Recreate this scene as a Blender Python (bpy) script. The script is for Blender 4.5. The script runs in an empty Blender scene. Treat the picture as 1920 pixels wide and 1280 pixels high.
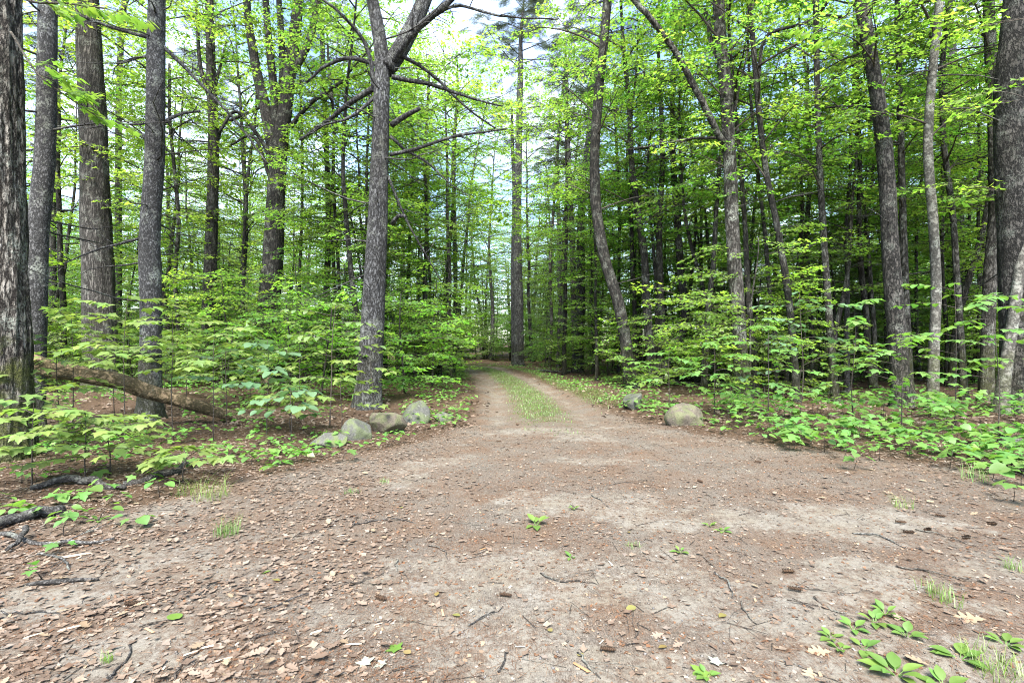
import bpy, math, random
import numpy as np
from mathutils import Matrix, Vector

# ------------------------------------------------------------------ camera, sky, sun, exposure
S = bpy.context.scene
COL = S.collection
CAM_H, F = 1.5, 960.0
cam = bpy.data.objects.new('camera', bpy.data.cameras.new('camera'))
COL.objects.link(cam)
cam.location = (0, 0, CAM_H)
cam.rotation_euler = (math.radians(90), 0, 0)
cam.data.sensor_width = 36.0
cam.data.lens = 18.0
cam.data.clip_start = 0.05
cam.data.clip_end = 2000
S.camera = cam

SUN_AZ, SUN_EL = math.radians(185), math.radians(52)      # azimuth from +Y towards +X
W = bpy.data.worlds.new('World'); S.world = W; W.use_nodes = True
nt = W.node_tree; nt.nodes.clear()
n_out = nt.nodes.new('ShaderNodeOutputWorld'); n_bg = nt.nodes.new('ShaderNodeBackground')
n_sky = nt.nodes.new('ShaderNodeTexSky'); n_sky.sky_type = 'NISHITA'; n_sky.sun_disc = False
n_sky.sun_elevation = SUN_EL; n_sky.sun_rotation = SUN_AZ
n_sky.air_density = 1.0; n_sky.dust_density = 0.6; n_sky.ozone_density = 2.0
n_tc = nt.nodes.new('ShaderNodeTexCoord'); n_noise = nt.nodes.new('ShaderNodeTexNoise')
n_noise.inputs['Scale'].default_value = 3.2; n_noise.inputs['Detail'].default_value = 7
n_noise.inputs['Roughness'].default_value = 0.55
n_ramp = nt.nodes.new('ShaderNodeValToRGB')
n_ramp.color_ramp.elements[0].position = 0.46; n_ramp.color_ramp.elements[0].color = (0.02, 0.02, 0.02, 1)
n_ramp.color_ramp.elements[1].position = 0.68; n_ramp.color_ramp.elements[1].color = (0.95, 0.95, 0.95, 1)
n_mix = nt.nodes.new('ShaderNodeMixRGB'); n_mix.inputs['Color2'].default_value = (4.3, 4.75, 5.5, 1)
nt.links.new(n_tc.outputs['Generated'], n_noise.inputs['Vector'])
nt.links.new(n_noise.outputs['Fac'], n_ramp.inputs['Fac'])
nt.links.new(n_ramp.outputs['Color'], n_mix.inputs['Fac'])
nt.links.new(n_sky.outputs['Color'], n_mix.inputs['Color1'])
nt.links.new(n_mix.outputs['Color'], n_bg.inputs['Color'])
n_bg.inputs['Strength'].default_value = 0.12
nt.links.new(n_bg.outputs['Background'], n_out.inputs['Surface'])

sun = bpy.data.objects.new('sun', bpy.data.lights.new('sun', 'SUN')); COL.objects.link(sun)
sun.data.energy = 4.0; sun.data.angle = math.radians(28); sun.data.color = (1.0, 0.96, 0.88)
_d = Vector((math.sin(SUN_AZ) * math.cos(SUN_EL), math.cos(SUN_AZ) * math.cos(SUN_EL), math.sin(SUN_EL)))
sun.rotation_euler = _d.to_track_quat('Z', 'Y').to_euler()
sun.location = _d * 40

S.view_settings.view_transform = 'Standard'; S.view_settings.look = 'None'
S.view_settings.gamma = 1.0; S.view_settings.use_curve_mapping = False
S.view_settings.exposure = 2.28
S.render.engine = 'CYCLES'
S.cycles.max_bounces = 6; S.cycles.diffuse_bounces = 5; S.cycles.glossy_bounces = 2
S.cycles.transmission_bounces = 4; S.cycles.transparent_max_bounces = 4
S.cycles.use_denoising = True; S.cycles.denoising_prefilter = 'FAST'
S.cycles.filter_width = 1.05
S.cycles.sample_clamp_indirect = 6.0
S.cycles.use_adaptive_sampling = False

# ------------------------------------------------------------------ numpy helpers
def hash2(ix, iy, seed):
    h = (ix.astype(np.int64) * 374761393 + iy.astype(np.int64) * 668265263 + seed * 974711) & 0xFFFFFFFF
    h = ((h ^ (h >> 13)) * 1274126177) & 0xFFFFFFFF
    return ((h ^ (h >> 16)) & 0xFFFF) / 65535.0

def vnoise(x, y, seed=0):
    x = np.asarray(x, float); y = np.asarray(y, float)
    ix, iy = np.floor(x), np.floor(y); fx, fy = x - ix, y - iy
    fx = fx * fx * (3 - 2 * fx); fy = fy * fy * (3 - 2 * fy)
    a = hash2(ix, iy, seed); b = hash2(ix + 1, iy, seed)
    c = hash2(ix, iy + 1, seed); e = hash2(ix + 1, iy + 1, seed)
    return (a * (1 - fx) + b * fx) * (1 - fy) + (c * (1 - fx) + e * fx) * fy

def fbm(x, y, seed=0, octv=4):
    s = 0; amp = 0.5; tot = 0
    for k in range(octv):
        s = s + amp * vnoise(np.asarray(x) * 2 ** k, np.asarray(y) * 2 ** k, seed + k * 17); tot += amp; amp *= 0.5
    return s / tot

def sstep(a, b, v):
    t = np.clip((v - a) / (b - a), 0, 1)
    return t * t * (3 - 2 * t)

# track centre line (x as a function of y), from the photograph's wheel ruts
PY = np.array([-10, 3, 6, 9, 14, 20, 25, 30, 34, 40, 60])
PX = np.array([0.6, 0.6, 0.62, 0.62, 0.42, -0.2, -0.85, -2.0, -4.2, -9.0, -30.0])
def path_x(y): return np.interp(y, PY, PX)
# open gravel apron: edges
EY = np.array([-10, 3.0, 4.5, 5.8, 7.0, 8.0, 9.5, 11, 14, 20, 30, 40])
EL = np.array([-9.0, -4.6, -3.6, -2.7, -1.9, -1.25, -0.75, -0.75, -0.85, -1.5, -3.4, -10])
ER = np.array([9.5, 8.2, 6.4, 5.3, 4.3, 3.3, 2.3, 2.0, 1.75, 1.0, -0.7, -7.5])
def road_mask(x, y):
    l = np.interp(y, EY, EL); r = np.interp(y, EY, ER)
    w = 0.35 + 0.5 * (fbm(x * 1.3, y * 1.3, 5) - 0.5)
    return sstep(-0.5, 0.6, (x - l) + w - 0.3) * sstep(-0.5, 0.6, (r - x) + w - 0.3) * (1 - sstep(38, 44, y))

SAND = [(-0.45, 3.25, .55, .34), (-1.05, 2.8, .42, .24), (0.0, 3.5, .34, .3), (1.5, 2.8, .9, .4), (2.4, 3.1, 1.0, .45), (2.2, 2.4, 1.2, .4), (1.2, 4.3, .5, .4), (.2, 2.4, .6, .25), (-1.9, 2.5, .5, .22), (-2.6, 3.0, .4, .3), (2.6, 4.2, 1.0, .5), (.2, 4.8, .5, .4)]
def sand_mask(x, y):
    x = np.asarray(x, float); y = np.asarray(y, float)
    wob = (fbm(x * 2.2, y * 2.6, 31) - .5) * 3.6 + (fbm(x * 9, y * 9, 37, 3) - .5) * 1.8
    s = np.zeros(np.broadcast(x, y).shape)
    for (cx, cy, rx, ry) in SAND:
        q = ((x - cx) / rx) ** 2 + ((y - cy) / ry) ** 2
        s = np.maximum(s, 1 - sstep(0.1, 1.9, q + wob))
    px = path_x(y)
    rut = np.maximum(np.exp(-((x - px + .86) / .26) ** 2), np.exp(-((x - px - .86) / .28) ** 2)) * sstep(4.5, 8, y)
    s = np.maximum(s, rut * np.clip(.28 + .75 * fbm(x * 1.2, y * 1.1, 41) + wob * .16, 0, 1))
    g = sstep(.42, .70, fbm(x * .9 + 3, y * 1.5, 77, 5)) * .75
    return np.clip(np.maximum(s * .85, g), 0, 1) * road_mask(x, y)

def gz(x, y):
    x = np.asarray(x, float); y = np.asarray(y, float)
    r = road_mask(x, y)
    z = (fbm(x * .22, y * .22, 3, 3) - .5) * .34 * (1 - r) * sstep(5, 12, y + np.abs(x) * .4)
    z = z + (fbm(x * 1.7, y * 1.7, 8, 3) - .5) * (.10 * (1 - r) + .022 * r)
    z = z + (fbm(x * 9, y * 9, 12, 3) - .5) * (.022 * (1 - r) + .012 * r)
    px = path_x(y)
    rut = np.maximum(np.exp(-((x - px + .86) / .3) ** 2), np.exp(-((x - px - .86) / .3) ** 2)) * sstep(7, 11, y) * (1 - sstep(36, 42, y))
    z = z - .05 * rut
    z = z + .10 * sstep(0.2, 1.8, np.interp(y, EY, EL) - x) * sstep(6, 10, y)
    return z
def gz1(x, y): return float(gz(np.array([x]), np.array([y]))[0])

class MB:
    """collects triangles and quads, builds one mesh"""
    def __init__(self): self.v = []; self.f3 = []; self.f4 = []; self.m3 = []; self.m4 = []; self.n = 0
    def add(self, v, f3=None, f4=None, mat=0):
        v = np.asarray(v, float)
        if f3 is not None and len(f3):
            self.f3.append(np.asarray(f3, np.int64) + self.n); self.m3.append(np.full(len(f3), mat))
        if f4 is not None and len(f4):
            self.f4.append(np.asarray(f4, np.int64) + self.n); self.m4.append(np.full(len(f4), mat))
        self.v.append(v); self.n += len(v)
    def mesh(self, name, mats, smooth=False):
        me = bpy.data.meshes.new(name)
        v = np.concatenate(self.v) if self.v else np.zeros((0, 3))
        f3 = np.concatenate(self.f3) if self.f3 else np.zeros((0, 3), np.int64)
        f4 = np.concatenate(self.f4) if self.f4 else np.zeros((0, 4), np.int64)
        mi = np.concatenate(self.m3 + self.m4) if (self.m3 or self.m4) else np.zeros(0)
        loops = np.concatenate([f3.ravel(), f4.ravel()])
        starts = np.concatenate([np.arange(len(f3)) * 3, len(f3) * 3 + np.arange(len(f4)) * 4])
        me.vertices.add(len(v)); me.vertices.foreach_set('co', v.ravel())
        me.loops.add(len(loops)); me.loops.foreach_set('vertex_index', loops.astype(np.int32))
        me.polygons.add(len(starts)); me.polygons.foreach_set('loop_start', starts.astype(np.int32))
        me.polygons.foreach_set('material_index', mi.astype(np.int32))
        if smooth: me.polygons.foreach_set('use_smooth', np.ones(len(starts), bool))
        for m in (mats if isinstance(mats, (list, tuple)) else [mats]): me.materials.append(m)
        me.update(calc_edges=True)
        return me

def link(name, me, parent=None, loc=None):
    o = bpy.data.objects.new(name, me); COL.objects.link(o)
    if parent: o.parent = parent
    if loc is not None: o.location = loc
    return o
def tag(o, label=None, cat=None, group=None, kind=None):
    if label: o['label'] = label
    if cat: o['category'] = cat
    if group: o['group'] = group
    if kind: o['kind'] = kind
    return o
def empty(name, loc, rz=0):
    o = bpy.data.objects.new(name, None); COL.objects.link(o)
    o.location = loc; o.rotation_euler = (0, 0, rz); o.empty_display_size = .2
    return o
def copy_tree(o, parent=None):
    c = o.copy(); COL.objects.link(c); c.parent = parent
    for ch in list(o.children): copy_tree(ch, c)
    return c
def at(px, py, d): return np.array([(px - 960) / F * d, d, CAM_H - (py - 640) / F * d])
def on_ground(px, py):
    d = CAM_H * F / (py - 640.0); x = (px - 960) / F * d
    return np.array([x, d, gz1(x, d)])

def frames(P):
    P = np.asarray(P, float); T = np.gradient(P, axis=0)
    T /= np.linalg.norm(T, axis=1)[:, None] + 1e-9
    ref = np.array([1., 0, 0]) if abs(T[0][0]) < .8 else np.array([0, 1., 0])
    U = []
    u = ref
    for t in T:
        u = u - t * np.dot(u, t); u = u / (np.linalg.norm(u) + 1e-9); U.append(u)
    U = np.array(U); return T, U, np.cross(T, U)
def tube(P, R, sides=6, cap=True, disp=None):
    P = np.asarray(P, float); R = np.asarray(R, float); n = len(P)
    T, U, Vv = frames(P)
    a = np.linspace(0, 2 * np.pi, sides, endpoint=False)
    ring = np.cos(a)[None, :, None] * U[:, None, :] + np.sin(a)[None, :, None] * Vv[:, None, :]
    rr = np.repeat(R[:, None], sides, 1)
    if disp is not None: rr = rr * disp(np.repeat(a[None, :], n, 0), np.repeat(P[:, 2][:, None], sides, 1))
    v = (P[:, None, :] + ring * rr[:, :, None]).reshape(-1, 3)
    i = np.arange(n - 1)[:, None] * sides; j = np.arange(sides)[None, :]; k = (j + 1) % sides
    f4 = np.stack([i + j, i + k, i + sides + k, i + sides + j], -1).reshape(-1, 4)
    f3 = []
    if cap:
        v = np.vstack([v, P[0], P[-1]]); b = n * sides
        jj = np.arange(sides); kk = (jj + 1) % sides
        f3 = np.vstack([np.stack([np.full(sides, b), kk, jj], -1),
                        np.stack([np.full(sides, b + 1), (n - 1) * sides + jj, (n - 1) * sides + kk], -1)])
    return v, f3, f4
def resample(P, step):
    P = np.asarray(P, float); s = np.concatenate([[0], np.cumsum(np.linalg.norm(np.diff(P, axis=0), axis=1))])
    n = max(3, int(s[-1] / step) + 1); q = np.linspace(0, s[-1], n)
    # smooth interpolation (Catmull-Rom through the points)
    out = np.zeros((n, 3))
    m = np.gradient(P, s, axis=0)
    idx = np.clip(np.searchsorted(s, q, 'right') - 1, 0, len(P) - 2)
    h = (s[idx + 1] - s[idx]); t = ((q - s[idx]) / h)[:, None]; h = h[:, None]
    out = (2*t**3-3*t**2+1)*P[idx] + (t**3-2*t**2+t)*h*m[idx] + (-2*t**3+3*t**2)*P[idx+1] + (t**3-t**2)*h*m[idx+1]
    return out, q / s[-1]

# ------------------------------------------------------------------ materials
def nodes(name):
    m = bpy.data.materials.new(name); m.use_nodes = True
    t = m.node_tree; t.nodes.clear()
    return m, t, t.nodes.new('ShaderNodeOutputMaterial')
def N(t, typ, **kw):
    n = t.nodes.new(typ)
    for k, v in kw.items():
        if k in n.inputs: n.inputs[k].default_value = v
        else: setattr(n, k, v)
    return n
def ramp(t, fac, stops):
    r = t.nodes.new('ShaderNodeValToRGB'); e = r.color_ramp.elements
    while len(e) < len(stops): e.new(0.5)
    for k, (p, c) in enumerate(stops):
        e[k].position = p; e[k].color = (*c, 1) if len(c) == 3 else c
    t.links.new(fac, r.inputs['Fac']); return r
def mixc(t, fac, a, b, mode='MIX'):
    m = t.nodes.new('ShaderNodeMixRGB'); m.blend_type = mode
    for s, v in (('Fac', fac), ('Color1', a), ('Color2', b)):
        if isinstance(v, (int, float)): m.inputs[s].default_value = v
        elif isinstance(v, tuple): m.inputs[s].default_value = (*v, 1) if len(v) == 3 else v
        else: t.links.new(v, m.inputs[s])
    return m.outputs['Color']
def math_(t, op, a, b=None, clamp=False):
    m = t.nodes.new('ShaderNodeMath'); m.operation = op; m.use_clamp = clamp
    for k, v in ((0, a), (1, b)):
        if v is None: continue
        if isinstance(v, (int, float)): m.inputs[k].default_value = v
        else: t.links.new(v, m.inputs[k])
    return m.outputs[0]

def leaf_mat(name, refl, trans, tfac=.5, gloss=.035, rough=.5, hv=.5, objvar=.35):
    m, t, out = nodes(name)
    g = N(t, 'ShaderNodeNewGeometry'); oi = N(t, 'ShaderNodeObjectInfo')
    r1 = g.outputs['Random Per Island']; r2 = oi.outputs['Random']
    hue = math_(t, 'ADD', math_(t, 'MULTIPLY', math_(t, 'SUBTRACT', r1, .5), .035 * hv * 2),
                math_(t, 'MULTIPLY', math_(t, 'SUBTRACT', r2, .5), .05 * objvar * 2))
    hue = math_(t, 'ADD', hue, .5)
    wn = N(t, 'ShaderNodeTexWhiteNoise', noise_dimensions='1D'); t.links.new(r1, wn.inputs['W'])
    val = math_(t, 'ADD', math_(t, 'MULTIPLY', wn.outputs['Value'], .55), .72)
    wn2 = N(t, 'ShaderNodeTexWhiteNoise', noise_dimensions='1D'); t.links.new(r2, wn2.inputs['W'])
    val = math_(t, 'MULTIPLY', val, math_(t, 'ADD', math_(t, 'MULTIPLY', wn2.outputs['Value'], objvar), 1 - objvar * .5))
    def hsv(c):
        h = N(t, 'ShaderNodeHueSaturation'); h.inputs['Color'].default_value = (*c, 1)
        t.links.new(hue, h.inputs['Hue']); t.links.new(val, h.inputs['Value']); return h.outputs['Color']
    d = N(t, 'ShaderNodeBsdfDiffuse'); t.links.new(hsv(refl), d.inputs['Color'])
    tr = N(t, 'ShaderNodeBsdfTranslucent'); t.links.new(hsv(trans), tr.inputs['Color'])
    mx = N(t, 'ShaderNodeMixShader', Fac=tfac); t.links.new(d.outputs[0], mx.inputs[1]); t.links.new(tr.outputs[0], mx.inputs[2])
    gl = N(t, 'ShaderNodeBsdfGlossy', Roughness=rough); gl.inputs['Color'].default_value = (1, 1, 1, 1)
    m2 = N(t, 'ShaderNodeMixShader', Fac=gloss); t.links.new(mx.outputs[0], m2.inputs[1]); t.links.new(gl.outputs[0], m2.inputs[2])
    t.links.new(m2.outputs[0], out.inputs['Surface'])
    return m

def bark_mat(name, dark, light, lichen=(.34, .36, .30), lich=.5, moss=.0, sx=14., sz=3.0, bump=.02, plates=False):
    m, t, out = nodes(name)
    tc = N(t, 'ShaderNodeTexCoord'); mp = N(t, 'ShaderNodeMapping'); mp.inputs['Scale'].default_value = (sx, sx, sz)
    t.links.new(tc.outputs['Object'], mp.inputs['Vector'])
    n1 = N(t, 'ShaderNodeTexNoise', Scale=1.0, Detail=7.0, Roughness=.68, Distortion=.9); t.links.new(mp.outputs[0], n1.inputs['Vector'])
    ns = N(t, 'ShaderNodeTexNoise', Scale=.8, Detail=4.0, Roughness=.7); t.links.new(mp.outputs[0], ns.inputs['Vector'])
    rid = ramp(t, math_(t, 'ABSOLUTE', math_(t, 'SUBTRACT', ns.outputs['Fac'], .5)), [(0, (0, 0, 0)), (.10 if plates else .13, (1, 1, 1))]).outputs['Color']
    h = mixc(t, .5, n1.outputs['Fac'], rid)
    col = ramp(t, h, [(.30, tuple(a * .7 for a in dark)), (.52, tuple(.6 * a + .4 * b for a, b in zip(dark, light))), (.80, tuple(b * 1.25 for b in light))]).outputs['Color']
    n2 = N(t, 'ShaderNodeTexNoise', Scale=3.2, Detail=5.0, Roughness=.7); t.links.new(tc.outputs['Object'], n2.inputs['Vector'])
    n2b = N(t, 'ShaderNodeTexNoise', Scale=38., Detail=3.0); t.links.new(tc.outputs['Object'], n2b.inputs['Vector'])
    lf = math_(t, 'MULTIPLY', ramp(t, n2.outputs['Fac'], [(.52, (0, 0, 0)), (.62, (1, 1, 1))]).outputs['Color'],
               ramp(t, n2b.outputs['Fac'], [(.42, (0, 0, 0)), (.56, (1, 1, 1))]).outputs['Color'])
    col = mixc(t, math_(t, 'MULTIPLY', lf, lich), col, lichen)
    n4 = N(t, 'ShaderNodeTexNoise', Scale=1.3, Detail=3.0); t.links.new(tc.outputs['Object'], n4.inputs['Vector'])
    tone = ramp(t, n4.outputs['Fac'], [(.3, (.55, .51, .47)), (.7, (1.45, 1.45, 1.45))]).outputs['Color']
    col = mixc(t, .8, col, tone, 'MULTIPLY')
    if moss > 0:
        sep = N(t, 'ShaderNodeSeparateXYZ'); t.links.new(tc.outputs['Object'], sep.inputs[0])
        n3 = N(t, 'ShaderNodeTexNoise', Scale=5., Detail=5.0); t.links.new(tc.outputs['Object'], n3.inputs['Vector'])
        zf = math_(t, 'SUBTRACT', 1.0, math_(t, 'MULTIPLY', sep.outputs['Z'], .30), clamp=True)
        mf = math_(t, 'ADD', math_(t, 'MULTIPLY', zf, .55), math_(t, 'SUBTRACT', n3.outputs['Fac'], .78))
        mf = math_(t, 'MULTIPLY', math_(t, 'MULTIPLY', mf, 6.0, clamp=True), moss)
        mc = ramp(t, n2b.outputs['Fac'], [(.3, (.030, .035, .008)), (.7, (.115, .125, .03))]).outputs['Color']
        col = mixc(t, mf, col, mc)
    col = mixc(t, 1.0, col, (.70, .72, .745), 'MULTIPLY')
    p = N(t, 'ShaderNodeBsdfPrincipled', Roughness=.9); t.links.new(col, p.inputs['Base Color'])
    p.inputs['Specular IOR Level'].default_value = .25
    hb = mixc(t, .25, h, n2b.outputs['Fac'])
    b = N(t, 'ShaderNodeBump', Strength=1.0, Distance=bump); t.links.new(hb, b.inputs['Height'])
    t.links.new(b.outputs[0], p.inputs['Normal']); t.links.new(p.outputs[0], out.inputs['Surface'])
    return m

def island_mat(name, stops, rough=.85, trans=0.0, spec=.2, tex=True):
    """small loose pieces: each piece picks its own colour from the ramp"""
    m, t, out = nodes(name)
    g = N(t, 'ShaderNodeNewGeometry'); oi = N(t, 'ShaderNodeObjectInfo')
    f = math_(t, 'FRACT', math_(t, 'ADD', g.outputs['Random Per Island'], oi.outputs['Random']))
    col = ramp(t, f, stops).outputs['Color']
    if tex:
        tc = N(t, 'ShaderNodeTexCoord'); n = N(t, 'ShaderNodeTexNoise', Scale=60., Detail=4.0); t.links.new(tc.outputs['Object'], n.inputs['Vector'])
        col = mixc(t, .7, col, ramp(t, n.outputs['Fac'], [(.3, (.6, .58, .56)), (.7, (1.25, 1.22, 1.2))]).outputs['Color'], 'MULTIPLY')
    col = mixc(t, 1.0, col, (.66, .64, .62), 'MULTIPLY')
    p = N(t, 'ShaderNodeBsdfPrincipled', Roughness=rough); t.links.new(col, p.inputs['Base Color']); p.inputs['Specular IOR Level'].default_value = spec
    sh = p.outputs[0]
    if trans:
        tr = N(t, 'ShaderNodeBsdfTranslucent'); t.links.new(col, tr.inputs['Color'])
        mx = N(t, 'ShaderNodeMixShader', Fac=trans); t.links.new(sh, mx.inputs[1]); t.links.new(tr.outputs[0], mx.inputs[2]); sh = mx.outputs[0]
    t.links.new(sh, out.inputs['Surface'])
    return m

def rock_mat(name, base, alt, moss, lich=(.19, .19, .168)):
    m, t, out = nodes(name)
    tc = N(t, 'ShaderNodeTexCoord'); o = tc.outputs['Object']
    a = N(t, 'ShaderNodeTexNoise', Scale=4., Detail=8., Roughness=.65); b = N(t, 'ShaderNodeTexNoise', Scale=45., Detail=4.)
    c = N(t, 'ShaderNodeTexNoise', Scale=7., Detail=4.); e = N(t, 'ShaderNodeTexNoise', Scale=11., Detail=6., Roughness=.7)
    for n in (a, b, c, e): t.links.new(o, n.inputs['Vector'])
    col = ramp(t, a.outputs['Fac'], [(.3, alt), (.68, base)]).outputs['Color']
    col = mixc(t, .75, col, ramp(t, b.outputs['Fac'], [(.35, (.6, .6, .6)), (.65, (1.25, 1.25, 1.25))]).outputs['Color'], 'MULTIPLY')
    col = mixc(t, ramp(t, e.outputs['Fac'], [(.60, (0, 0, 0)), (.68, (.7, .7, .7))]).outputs['Color'], col, lich)
    mf = math_(t, 'MULTIPLY', ramp(t, c.outputs['Fac'], [(.45, (0, 0, 0)), (.6, (1, 1, 1))]).outputs['Color'], moss)
    col = mixc(t, mf, col, (.075, .10, .028))
    p = N(t, 'ShaderNodeBsdfPrincipled', Roughness=.85); t.links.new(col, p.inputs['Base Color'])
    h = mixc(t, .35, a.outputs['Fac'], b.outputs['Fac'])
    bp = N(t, 'ShaderNodeBump', Strength=.9, Distance=.03); t.links.new(h, bp.inputs['Height']); t.links.new(bp.outputs[0], p.inputs['Normal'])
    t.links.new(p.outputs[0], out.inputs['Surface'])
    return m

M = {}
M['maple'] = leaf_mat('maple_leaf', (.110, .195, .034), (.32, .56, .06), .58)
M['canopy'] = leaf_mat('canopy_leaf', (.098, .175, .032), (.29, .52, .055), .58)
M['farleaf'] = leaf_mat('far_leaf', (.125, .205, .038), (.37, .58, .07), .58)
M['birch'] = leaf_mat('birch_leaf', (.095, .170, .042), (.27, .48, .065), .58)
M['near_maple'] = leaf_mat('near_maple_leaf', (.175, .255, .060), (.27, .42, .06), .45, gloss=.04, objvar=.45)
M['broad'] = leaf_mat('broad_leaf', (.105, .200, .095), (.15, .30, .09), .4, gloss=.05, objvar=.3)
M['oval'] = leaf_mat('oval_leaf', (.14, .22, .055), (.2, .33, .05), .45, gloss=.07)
M['cover'] = leaf_mat('cover_leaf', (.12, .245, .045), (.21, .44, .05), .45, gloss=.05, objvar=.4)
M['weed'] = leaf_mat('weed_leaf', (.13, .23, .045), (.18, .33, .04), .38, gloss=.03)
M['grass'] = leaf_mat('grass_blade', (.12, .215, .035), (.18, .34, .04), .42)
M['needle'] = leaf_mat('needle_leaf', (.045, .078, .034), (.05, .09, .03), .25, gloss=.03)
M['pine_needle'] = leaf_mat('pine_needle_leaf', (.075, .105, .06), (.08, .11, .05), .3, gloss=.04)
M['b_maple'] = bark_mat('furrowed_maple_bark', (.018, .013, .010), (.27, .245, .21), lich=.6, moss=.85, sx=20, sz=4.5, bump=.05)
M['b_grey'] = bark_mat('grey_lichen_bark', (.030, .029, .028), (.125, .122, .120), lich=.6, moss=.25, sx=30, sz=15, bump=.016)
M['b_oak'] = bark_mat('ridged_oak_bark', (.022, .019, .016), (.115, .105, .094), lich=.35, moss=.35, sx=24, sz=3.5, bump=.03)
M['b_pine'] = bark_mat('plated_pine_bark', (.016, .015, .0145), (.088, .088, .089), lich=.35, moss=.1, sx=22, sz=8, bump=.026, plates=True)
M['b_dark'] = bark_mat('dark_wet_bark', (.012, .011, .010), (.065, .058, .050), lich=.4, moss=.15, sx=22, sz=5, bump=.022)
M['b_plate'] = bark_mat('blocky_dark_bark', (.008, .0075, .007), (.066, .060, .054), lich=.25, moss=.1, sx=15, sz=6, bump=.035, plates=True)
M['b_pale'] = bark_mat('pale_smooth_bark', (.075, .070, .060), (.20, .19, .165), lich=.6, moss=.3, sx=9, sz=9, bump=.008)
M['b_mott'] = bark_mat('mottled_maple_bark', (.018, .015, .012), (.115, .106, .094), lich=.6, moss=.35, sx=14, sz=5, bump=.02)
M['b_far'] = bark_mat('grey_brown_bark', (.028, .026, .024), (.10, .095, .09), lich=.3, sx=18, sz=5, bump=.02)
M['twig'] = bark_mat('twig_bark', (.045, .036, .029), (.135, .112, .092), lich=.3, sx=60, sz=60, bump=.003)
M['deadtwig'] = bark_mat('dead_branch_bark', (.032, .029, .027), (.115, .11, .105), lich=.55, sx=40, sz=40, bump=.006)
M['log'] = bark_mat('bare_rotten_wood', (.075, .050, .030), (.29, .205, .13), lich=.1, moss=.2, sx=9, sz=9, bump=.02)
M['deadwood'] = bark_mat('weathered_grey_wood', (.035, .032, .030), (.145, .138, .13), lich=.4, sx=30, sz=30, bump=.012)
M['litter'] = island_mat('dry_leaf', [(0, (.135, .100, .078)), (.22, (.195, .148, .116)), (.45, (.240, .182, .142)), (.62, (.30, .238, .188)),
                                      (.78, (.23, .200, .178)), (.9, (.36, .305, .25)), (1, (.14, .09, .062))], trans=.15)
M['chips'] = island_mat('litter_chip', [(0, (.10, .055, .033)), (.25, (.20, .105, .058)), (.45, (.15, .11, .085)), (.65, (.30, .22, .15)),
                                        (.82, (.26, .24, .22)), (.95, (.34, .30, .25)), (1, (.22, .10, .05))], tex=False)
M['needles'] = island_mat('fallen_needle', [(0, (.105, .056, .034)), (.5, (.165, .092, .055)), (.85, (.23, .142, .09)), (1, (.27, .20, .145))], tex=False)
M['pebble'] = island_mat('pebble_stone', [(0, (.10, .095, .09)), (.5, (.18, .17, .155)), (.8, (.25, .235, .215)), (1, (.15, .155, .17))])
M['tan_leaf'] = island_mat('tan_oak_leaf', [(0, (.30, .24, .17)), (.6, (.38, .31, .22)), (1, (.26, .195, .13))], trans=.12)
M['brown_leaf'] = island_mat('brown_oak_leaf', [(0, (.17, .125, .095)), (.5, (.26, .20, .158)), (1, (.34, .275, .225))], trans=.1)
M['yellow_leaf'] = island_mat('yellow_leaf', [(0, (.26, .19, .07)), (.5, (.24, .25, .08)), (1, (.30, .23, .11))], trans=.2)
M['green_fallen'] = island_mat('green_fallen_leaf', [(0, (.13, .26, .045)), (1, (.19, .32, .06))], trans=.25)
M['white_under'] = island_mat('pale_leaf_underside', [(0, (.30, .34, .28)), (1, (.40, .42, .37))], trans=.1)
M['woodchip'] = island_mat('pale_wood_splinter', [(0, (.42, .34, .26)), (.6, (.55, .48, .40)), (1, (.40, .18, .07))])
M['cone'] = island_mat('cone_scale', [(0, (.06, .04, .028)), (1, (.13, .085, .055))])
M['r_grey'] = rock_mat('grey_granite', (.088, .088, .079), (.042, .044, .038), .55)
M['r_tan'] = rock_mat('tan_granite', (.112, .092, .068), (.050, .042, .032), .45)
M['r_moss'] = rock_mat('mossy_granite', (.09, .09, .078), (.05, .05, .044), .9)

# ------------------------------------------------------------------ ground
def axis(fine, lim, step, far, grow=1.17):
    p = list(np.arange(0, fine, step)); s = step
    while p[-1] < far:
        s = min(s * grow, 40); p.append(p[-1] + s)
    return np.array(p)
def ground():
    a = axis(6.5, 0, 0.1, 420, 1.065); xs = np.concatenate([-a[:0:-1], a])
    ys = np.concatenate([-axis(1, 0, .5, 60, 1.25)[:0:-1], np.arange(0, 1.6, .2), np.arange(1.6, 9, .07), 9 + axis(.1, 0, .07, 500, 1.045)])
    X, Y = np.meshgrid(xs, ys); Z = gz(X, Y)
    v = np.stack([X, Y, Z], -1).reshape(-1, 3); nx, ny = len(xs), len(ys)
    i = (np.arange(ny - 1)[:, None] * nx + np.arange(nx - 1)[None, :])
    f4 = np.stack([i, i + 1, i + nx + 1, i + nx], -1).reshape(-1, 4)
    mb = MB(); mb.add(v, None, f4)
    me = mb.mesh('ground', M['ground'], smooth=True)
    x, y = v[:, 0], v[:, 1]
    for nm, val in (('road', road_mask(x, y)), ('sand', sand_mask(x, y)), ('grassy', grass_mask(x, y))):
        at_ = me.attributes.new(nm, 'FLOAT', 'POINT'); at_.data.foreach_set('value', np.asarray(val, np.float32))
    o = link('ground', me); o['kind'] = 'structure'
    return o
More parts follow.
